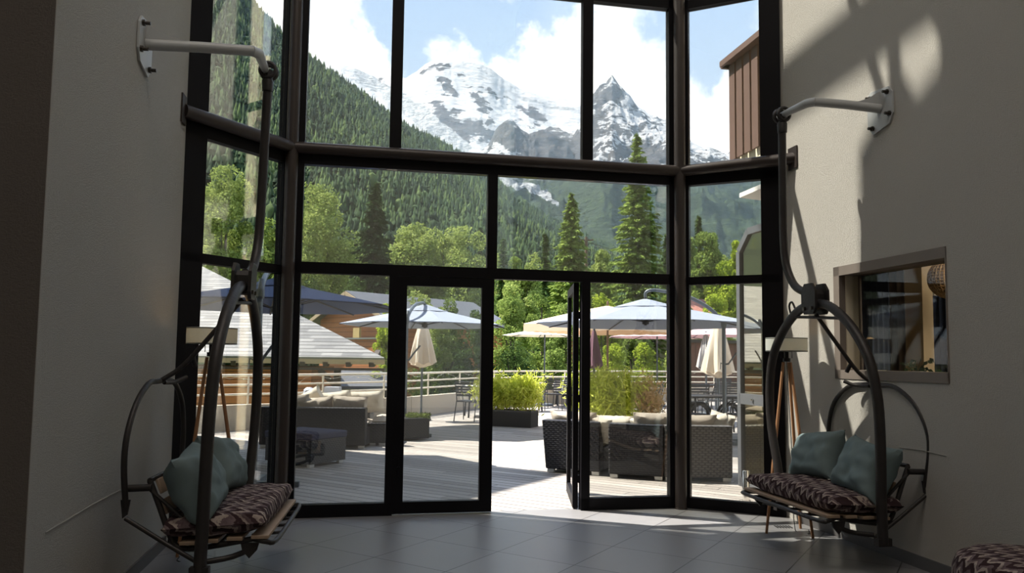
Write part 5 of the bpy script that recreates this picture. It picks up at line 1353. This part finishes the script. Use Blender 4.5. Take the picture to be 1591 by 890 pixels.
# wooden pole and its wires
q = D(911, 368, 62); mb = MB(); mb.tube([(q.x, q.y, -3), (q.x, q.y, q.z)], [.16, .12], 10); mb.box((q.x, q.y, q.z - .25), (1.2, .1, .1))
pole = mb.build('utility_pole', M_polewood, label='wooden utility pole standing among the trees left of the tallest one', cat='utility pole')
def wire(pts_, lb):
    P_ = []
    for a, b in zip(pts_[:-1], pts_[1:]):
        for k in range(12):
            t = k / 12; P_.append(a.lerp(b, t) - Vector((0, 0, 4 * t * (1 - t) * .55)))
    P_.append(pts_[-1]); mb = MB(); mb.tube(P_, .018, 5); mb.build('overhead_wire', M_black, label=lb, cat='wire')
wire([D(620, 408, 60), D(770, 395, 62), q - Vector((.5, 0, .2)), D(1060, 392, 60), D(1200, 408, 58)], 'upper overhead wire running to the wooden pole')
wire([D(700, 418, 60), q - Vector((-.5, 0, .5)), D(1045, 412, 55)], 'lower overhead wire running from the wooden pole')

# ------------------------------------------------------------------ land and mountains
M_grass = leafmat('meadow', (.05, .09, .02), (.14, .2, .05), 0.0, .2)
def fbm(P, oct=6, H_=.55, ridged=False, seed=0.0):
    """numpy value-noise fractal on 2d points"""
    P = P + seed * 17.37; out = np.zeros(len(P)); amp = 1.0; tot = 0
    for o in range(oct):
        i = np.floor(P).astype(np.int64); f_ = P - i; f_ = f_ * f_ * (3 - 2 * f_)
        def h(a, b):
            n = (a * 374761393 + b * 668265263 + o * 1442695) & 0xffffffff; n = ((n ^ (n >> 13)) * 1274126177) & 0xffffffff
            return ((n ^ (n >> 16)) & 0xffff) / 65535.0
        v = (h(i[:, 0], i[:, 1]) * (1 - f_[:, 0]) + h(i[:, 0] + 1, i[:, 1]) * f_[:, 0]) * (1 - f_[:, 1]) + (h(i[:, 0], i[:, 1] + 1) * (1 - f_[:, 0]) + h(i[:, 0] + 1, i[:, 1] + 1) * f_[:, 0]) * f_[:, 1]
        v = v * 2 - 1
        if ridged: v = 1 - 2 * np.abs(v)
        out += v * amp; tot += amp; amp *= H_; P = P * 2.03 + 11.3
    return out / tot
def terrain(name, sil, Y0, Y1f, nx, ny, expo, amp, mat, z0f=None, px0=-350, px1=2100, ridged=True, nsc=900.0, seed=1.0, label=None, cat='mountain', wig=0.0, jag=0.0):
    pxs = np.linspace(px0, px1, nx); sy = np.interp(pxs, [s[0] for s in sil], [s[1] for s in sil])
    Yc = np.array([Y1f(p) for p in pxs]); X1 = np.empty(nx); Zc = np.empty(nx)
    for i, (p, y) in enumerate(zip(pxs, sy)):
        q = D(p, y, Yc[i]); X1[i] = q.x / q.y; Zc[i] = q.z
    if jag: Zc = Zc + fbm(np.stack([pxs / 26.0, pxs * 0], 1), 5, .6, True, seed + 5) * jag * Yc / CF
    T_ = np.linspace(0, 1.12, ny); TT, II = np.meshgrid(T_, np.arange(nx), indexing='ij')
    Y = Y0 + (Yc[II] - Y0) * TT; X = X1[II] * Y
    tt = np.clip(TT, 0, 1); zb_ = -3.0 if z0f is None else z0f
    Z = zb_ + (Zc[II] - zb_) * tt ** expo
    over = np.clip(TT - 1, 0, 1); Z = Z - over * (Yc[II] - Y0) * .9
    P = np.stack([X.ravel() / nsc, Y.ravel() / nsc], 1)
    nz = fbm(P, 7, .55, ridged, seed).reshape(Z.shape)
    env = (np.sin(np.clip(TT, 0, 1) * PI)) ** .4 * np.clip(TT * 3, 0, 1)
    Z = Z + nz * amp * env
    V = np.stack([X, Y, Z], -1); F = []
    a = (np.arange(ny - 1)[:, None] * nx + np.arange(nx - 1)[None]).ravel(); F = np.stack([a, a + 1, a + nx + 1, a + nx], 1)
    o = fast_mesh(name, V.reshape(-1, 3), F, mat, smooth=True); o['label'] = label; o['category'] = cat
    return o, V, Zc
def mk_rock(name, snow_z, snow_bias, rock0, rock1, tree_z=None, streak=0.0, nsc=1.0):
    m, t, out = new_mat(name)
    p = t.pos(); g = t.node('ShaderNodeNewGeometry'); s = t.node('ShaderNodeSeparateXYZ'); t.link(p, s.inputs[0]); sn = t.node('ShaderNodeSeparateXYZ'); t.link(g.outputs['Normal'], sn.inputs[0])
    n1 = t.noise(p, .012 * nsc, 8, .68); n2 = t.noise(t.mapping(p, scale=(.5, .5, 1.9), rot=(.5, .35, 0)), .009 * nsc, 7, .7, .6)
    n3 = t.noise(p, .0022, 5, .6)
    zf = t.math('DIVIDE', t.math('SUBTRACT', s.outputs[2], snow_z), 900.0)
    v = t.math('ADD', t.math('MULTIPLY', zf, .55), t.math('MULTIPLY', t.math('SUBTRACT', n1, .5), 1.1))
    v = t.math('ADD', v, t.math('MULTIPLY', t.math('SUBTRACT', n2, .5), 1.3 + streak)); v = t.math('ADD', v, t.math('MULTIPLY', t.math('SUBTRACT', n3, .5), 1.5))
    v = t.math('ADD', v, t.math('MULTIPLY', t.math('SUBTRACT', sn.outputs[2], .62), 1.1)); v = t.math('ADD', v, snow_bias)
    snow = t.ramp(v, [(.48, 0.0), (.53, 1.0)])
    rk = t.mix(t.ramp(n2, [(.3, 0), (.7, 1)]), c3(rock0), c3(rock1))
    if tree_z is not None:
        tv = t.math('ADD', t.math('DIVIDE', t.math('SUBTRACT', tree_z, s.outputs[2]), 300.0), t.math('MULTIPLY', t.math('SUBTRACT', n1, .5), 3.2)); tv = t.math('ADD', tv, t.math('MULTIPLY', t.math('SUBTRACT', n3, .5), 3.0))
        gr = t.mix(t.noise(p, .05, 4, .7), (.018, .036, .018, 1), (.06, .10, .04, 1)); rk = t.mix(t.ramp(tv, [(.35, 0.0), (.65, 1.0)]), rk, gr)
        low = t.ramp(t.math('DIVIDE', t.math('SUBTRACT', s.outputs[2], tree_z * .75), 300.0), [(0.0, 0.0), (1.0, 1.0)]); snow = t.math('MULTIPLY', snow, low)
    c = t.mix(snow, rk, (.80, .82, .86, 1))
    pbsdf(t, out, c, .85, 0, t.bump(t.math('ADD', n1, n2), 1.0, 60.0), .15); return m
def features(o, V, rocks, snows, ices, green):
    """what covers the mountain where: attribute 'cover' (+ rock, - snow), 'ice' and 'green' per vertex"""
    P = V.reshape(-1, 3).astype(float); px, py = PROJ(P); wx = fbm(np.stack([px / 22, py / 22], 1), 5, .6, False, 3.0) * 14; wy = fbm(np.stack([px / 22 + 40, py / 22], 1), 5, .6, False, 9.0) * 14
    px = px + wx; py = py + wy
    def acc(L):
        s_ = np.zeros(len(P))
        for (x0, y0, x1, y1, w, k) in L:
            dx, dy = x1 - x0, y1 - y0; t = np.clip(((px - x0) * dx + (py - y0) * dy) / (dx * dx + dy * dy + 1e-9), 0, 1); d2 = (px - x0 - t * dx) ** 2 + (py - y0 - t * dy) ** 2
            s_ = np.maximum(s_, k * np.exp(-d2 / (w * w)))
        return s_
    cov = acc(rocks) - acc(snows)
    for nm, arr in (('cover', cov), ('ice', acc(ices)), ('green', green(px, py))):
        at_ = o.data.attributes.new(nm, 'FLOAT', 'POINT'); at_.data.foreach_set('value', arr.astype(np.float32))
def mk_mount(name, bias, rock0, rock1, fs=1.0):
    m, t, out = new_mat(name)
    def A_(n): q = t.node('ShaderNodeAttribute'); q.attribute_name = n; return q.outputs['Fac']
    p = t.pos(); g = t.node('ShaderNodeNewGeometry'); sn = t.node('ShaderNodeSeparateXYZ'); t.link(g.outputs['Normal'], sn.inputs[0])
    n1 = t.noise(p, .012 * fs, 8, .70); n2 = t.noise(t.mapping(p, scale=(.45, .45, 2.2), rot=(.45, .40, 0)), .010 * fs, 8, .72, .7)
    v = t.math('ADD', t.math('MULTIPLY', t.math('SUBTRACT', n1, .5), 2.6), t.math('MULTIPLY', t.math('SUBTRACT', n2, .5), 3.0))
    v = t.math('ADD', v, t.math('MULTIPLY', t.math('SUBTRACT', sn.outputs[2], .6), .8)); v = t.math('SUBTRACT', t.math('ADD', v, bias), t.math('MULTIPLY', A_('cover'), 1.0))
    snow = t.ramp(v, [(.46, 0.0), (.54, 1.0)])
    rk = t.mix(t.ramp(n2, [(.35, 0), (.65, 1)]), c3(rock0), c3(rock1))
    grc = t.mix(t.ramp(t.noise(p, .035, 5, .7), [(.35, 0), (.65, 1)]), (.022, .048, .026, 1), (.085, .135, .055, 1))
    gf = t.ramp(t.math('ADD', A_('green'), t.math('MULTIPLY', t.math('SUBTRACT', n1, .5), 1.3)), [(.42, 0.0), (.58, 1.0)])
    snow = t.math('MULTIPLY', snow, t.math('SUBTRACT', 1.0, A_('green'), clamp=True))
    c = t.mix(gf, rk, grc); c = t.mix(snow, c, (.82, .84, .88, 1))
    ice = t.mix(t.ramp(t.noise(t.mapping(p, scale=(1, 1, 2.0)), .03 * fs, 7, .75), [(.38, 0), (.6, 1)]), (.25, .28, .31, 1), (.80, .83, .87, 1))
    c = t.mix(t.ramp(t.math('ADD', A_('ice'), t.math('MULTIPLY', t.math('SUBTRACT', n1, .5), .5)), [(.45, 0.0), (.55, 1.0)]), c, ice)
    pbsdf(t, out, c, .85, 0, t.bump(t.math('ADD', n1, n2), 1.0, 70.0), .15); return m
M_dome = mk_mount('snowy_massif', 1.05, (.085, .085, .10), (.20, .19, .20), .8)
M_aig = mk_mount('rock_peak', .40, (.07, .072, .085), (.19, .18, .175), 1.3)
od, VD, _ = terrain('snow_dome', [(-350, 60), (420, 92), (500, 112), (530, 100), (562, 112), (585, 122), (604, 118), (630, 122), (648, 113), (660, 102), (676, 95), (690, 92), (715, 94), (740, 97), (760, 106), (785, 124), (815, 141), (850, 153), (880, 158), (905, 166), (940, 190), (1000, 260), (1100, 330), (2100, 420)],
        5200, lambda p: 8200, 640, 300, 1.25, 170, M_dome, 500, 250, 1250, True, 1000.0, 3.0, 'broad snow-covered mountain dome under the clouds', jag=2.5)
features(od, VD, [(655, 108, 700, 100, 5, .9), (688, 130, 706, 148, 8, 1.1), (738, 148, 764, 188, 8, 1.1), (675, 160, 700, 172, 8, 1.1), (592, 124, 602, 136, 7, 1.0), (690, 180, 745, 205, 15, 1.2), (745, 205, 800, 215, 10, 1.0), (805, 170, 850, 185, 9, 1.0), (700, 195, 720, 215, 12, 1.0), (720, 120, 790, 160, 5, .55), (800, 190, 840, 196, 6, .7)],
         [(860, 170, 890, 210, 14, .6), (760, 175, 800, 178, 8, .4), (620, 130, 680, 145, 12, .4)], [(560, 118, 650, 175, 20, .75), (640, 170, 720, 232, 22, .8), (800, 152, 890, 172, 7, .55)], lambda x, y: np.zeros_like(x))
oa, VA, _ = terrain('rock_peak', [(-350, 480), (500, 430), (620, 345), (680, 285), (715, 262), (742, 246), (758, 228), (772, 200), (784, 188), (793, 185), (803, 194), (822, 208), (845, 204), (862, 208), (880, 214), (893, 214), (903, 196), (912, 176), (922, 154), (934, 143), (945, 133), (951, 127), (958, 136), (972, 151), (990, 170), (1010, 185), (1032, 199), (1052, 213), (1076, 230), (1098, 238), (1120, 242), (1150, 246), (1200, 256), (1300, 280), (2100, 400)],
        1500, lambda p: 5400 if p < 900 else 5400 - min(1200, (p - 900) * 4), 900, 420, 1.12, 230, M_aig, -3, 400, 1500, True, 480.0, 8.0, 'pointed rocky peak with streaks of snow, right of the dome', jag=4.0)
features(oa, VA, [(780, 200, 810, 225, 20, 1.0), (830, 222, 890, 240, 24, 1.0), (930, 150, 960, 150, 12, .5), (905, 205, 930, 235, 12, .35), (1000, 260, 1180, 290, 40, .6), (940, 150, 920, 200, 8, .5)],
         [(768, 222, 800, 246, 5, 1.1), (745, 250, 770, 238, 6, .8), (955, 165, 1040, 215, 20, .35), (925, 225, 1000, 205, 12, .3), (1048, 215, 1120, 245, 16, .55), (1070, 285, 1076, 320, 3, 1.2), (1120, 262, 1112, 280, 3, 1.0), (905, 200, 912, 180, 6, .7), (930, 245, 935, 225, 6, .6)],
         [(778, 284, 822, 290, 7, 1.2), (822, 290, 850, 306, 7, 1.2), (740, 262, 780, 284, 9, .8), (850, 306, 866, 320, 4, .9)],
         lambda x, y: np.clip((y - np.interp(x, [700, 800, 860, 950, 1050, 1200], [300, 262, 252, 262, 262, 262])) / 26.0, 0, 1))
# forested hillside
def mk_hill():
    m, t, out = new_mat('forest_floor'); p = t.pos(); pbsdf(t, out, t.mix(t.noise(p, .05, 4), (.012, .028, .012, 1), (.05, .085, .03, 1)), .95); return m
M_hill = mk_hill()
hs = [(-350, -560), (0, -360), (250, -150), (345, -40), (400, 22), (440, 62), (500, 108), (560, 148), (620, 196), (700, 236), (757, 268), (800, 310), (850, 342), (900, 366), (950, 385), (1100, 408), (2100, 425)]
hY = lambda p: float(np.interp(p, [-350, 250, 450, 620, 800, 950, 2100], [700, 950, 1250, 1600, 1950, 2250, 2350]))
oh, HV, _ = terrain('forested_hillside', hs, 230, hY, 260, 140, 1.08, 22, M_hill, -6, -350, 2100, False, 260.0, 2.0, 'long steep hillside under dense forest descending from the upper left', 'hillside')
def mk_forest(name, c0, c1, c2):
    m, t, out = new_mat(name); p = t.pos()
    vo = t.node('ShaderNodeTexVoronoi'); vo.inputs['Scale'].default_value = .11; t.link(t.vmath('MULTIPLY', p, (1, 1, .15)), vo.inputs['Vector'])
    sp = t.node('ShaderNodeSeparateColor'); t.link(vo.outputs['Color'], sp.inputs[0])
    big = t.noise(p, .012, 4, .6); f = t.math('ADD', t.math('MULTIPLY', sp.outputs[0], .55), t.math('MULTIPLY', big, .5))
    c = t.ramp(f, [(.34, c0), (.62, c1), (.92, c2)]); pbsdf(t, out, c, .9, 0, None, .1); return m
M_forest = mk_forest('hillside_trees', (.012, .028, .013), (.036, .066, .026), (.12, .17, .05))
def lowpoly_conifer(n=7, tiers=4, r0=.22, seed=0):
    rg = np.random.default_rng(seed); V = []; F = []
    for k in range(tiers):
        z0 = .10 + .78 * k / tiers; z1 = min(1.0, z0 + 1.35 / tiers); r = r0 * (1 - k / tiers) ** .8; o = len(V)
        for i in range(n):
            a = 2 * PI * (i + rg.random() * .5) / n; rr = r * rg.uniform(.7, 1.2); V.append((rr * math.cos(a), rr * math.sin(a), z0 + rg.uniform(-.03, .03)))
        V.append((0, 0, z1)); F += [(o + i, o + (i + 1) % n, o + n) for i in range(n)]
    return np.array(V), np.array(F)
def lowpoly_round(seed=0, r0=.30):
    rg = np.random.default_rng(seed); V = []; F = []; nu, nv = 12, 8
    for j in range(nv + 1):
        ph = PI * j / nv
        for i in range(nu):
            a = 2 * PI * i / nu; rr = r0 * math.sin(ph) * rg.uniform(.62, 1.2); V.append((rr * math.cos(a), rr * math.sin(a), .56 - .44 * math.cos(ph) * rg.uniform(.9, 1.05)))
    for j in range(nv):
        for i in range(nu):
            a = j * nu + i; b = j * nu + (i + 1) % nu; F += [(a, b, b + nu), (a, b + nu, a + nu)]
    return np.array(V), np.array(F)
ny_, nx_ = 140, 260
def hill_pt(u, v):                                # u across 0..1, v depth 0..1.12
    a = np.clip(u * (nx_ - 1), 0, nx_ - 1.001); b = np.clip(v / 1.12 * (ny_ - 1), 0, ny_ - 1.001); i = a.astype(int); j = b.astype(int); fa = (a - i)[:, None]; fb = (b - j)[:, None]
    return (HV[j, i] * (1 - fa) + HV[j, i + 1] * fa) * (1 - fb) + (HV[j + 1, i] * (1 - fa) + HV[j + 1, i + 1] * fa) * fb
protos = [lowpoly_conifer(7, 5, .20, 1), lowpoly_conifer(7, 5, .24, 2), lowpoly_conifer(6, 4, .17, 3), lowpoly_round(4, .28), lowpoly_round(5, .34)]
NT_ = 26000
pxr = np.concatenate([rng.uniform(180, 1260, NT_)]); u = (pxr + 350) / 2450.0
v = np.concatenate([rng.random(NT_ // 2) ** .62 * 1.01, rng.uniform(.0, 1.01, NT_ - NT_ // 2) ** .8])
P = hill_pt(u, v); order = np.argsort(P[:, 1]); P = P[order]
kind = rng.integers(0, 5, NT_); low = P[:, 2] < 120; kind = np.where((kind > 2) & (rng.random(NT_) < np.where(low, .45, .8)), rng.integers(0, 3, NT_), kind)
hgt = rng.uniform(12, 25, NT_) * np.where(kind > 2, .75, 1.0); rot = rng.uniform(0, 2 * PI, NT_)
pxa = (P[:, 0] / P[:, 1]); keep = (P[:, 1] > 200)
near = [i for i in range(NT_) if keep[i] and -.42 < pxa[i] < .36][:290]; ns = set(near)
pm = []
for k, (V, F) in enumerate(protos):
    me = bpy.data.meshes.new('forest_tree'); me.from_pydata([tuple(q) for q in V], [], [tuple(int(x) for x in q) for q in F]); me.materials.append(M_forest); pm.append(me)
for i in near:
    k = int(kind[i]); o = bpy.data.objects.new('forest_conifer' if k < 3 else 'forest_broadleaf', pm[k]); COL.objects.link(o)
    o.location = tuple(P[i] - np.array([0, 0, 1.5])); s_ = float(hgt[i]) * (.8 if P[i][1] < 260 else 1); o.scale = (s_, s_, s_); o.rotation_euler = (0, 0, float(rot[i]))
    o['label'] = 'conifer standing on the foot of the forested hillside' if k < 3 else 'round leafy tree standing on the foot of the forested hillside'; o['category'] = 'tree'; o['group'] = 'conifers on the foot of the hillside' if k < 3 else 'leafy trees on the foot of the hillside'
Vs = []; Fs = []; off = 0
for k, (V, F) in enumerate(protos):
    ii = np.array([i for i in range(NT_) if kind[i] == k and keep[i] and i not in ns]); c, s_ = np.cos(rot[ii]), np.sin(rot[ii]); h = hgt[ii]
    X = (V[None, :, 0] * c[:, None] - V[None, :, 1] * s_[:, None]) * h[:, None] + P[ii, 0][:, None]; Y = (V[None, :, 0] * s_[:, None] + V[None, :, 1] * c[:, None]) * h[:, None] + P[ii, 1][:, None]; Z = V[None, :, 2] * h[:, None] + P[ii, 2][:, None] - 1.5
    Vs.append(np.stack([X, Y, Z], -1).reshape(-1, 3)); Fs.append((F[None] + (np.arange(len(ii)) * len(V))[:, None, None]).reshape(-1, 3) + off); off += len(ii) * len(V)
fast_mesh('hillside_forest', np.concatenate(Vs), np.concatenate(Fs), M_forest, label='dense mixed forest covering the whole hillside', cat='forest', kind='stuff')
# valley floor
mb = MB(); mb.grid(lambda i, j: Vector((-900 + 1800 * i, 9 + 1500 * j ** 2 + 0 * i, -3.05 - (.0 if j > .01 else 1.0))), 20, 30); mb.build('valley_ground', M_grass, kind='structure')

# thin blue mountain haze lying over the valley
def haze():
    m = bpy.data.materials.new('valley_haze'); m.use_nodes = True; t = NT(m.node_tree); t.n.clear(); out = t.node('ShaderNodeOutputMaterial')
    v = t.node('ShaderNodeVolumeScatter'); v.inputs['Color'].default_value = (.50, .74, 1.0, 1); v.inputs['Density'].default_value = HAZE; v.inputs['Anisotropy'].default_value = 0.0
    t.link(v.outputs[0], out.inputs['Volume']); mb = MB(); mb.box((400, 4800, 900), (9000, 9000, 1800)); mb.build('valley_haze', m, smooth=False, label='thin blue haze over the valley in front of the mountains', cat='haze', kind='stuff')
HAZE = 5.2e-5
haze()
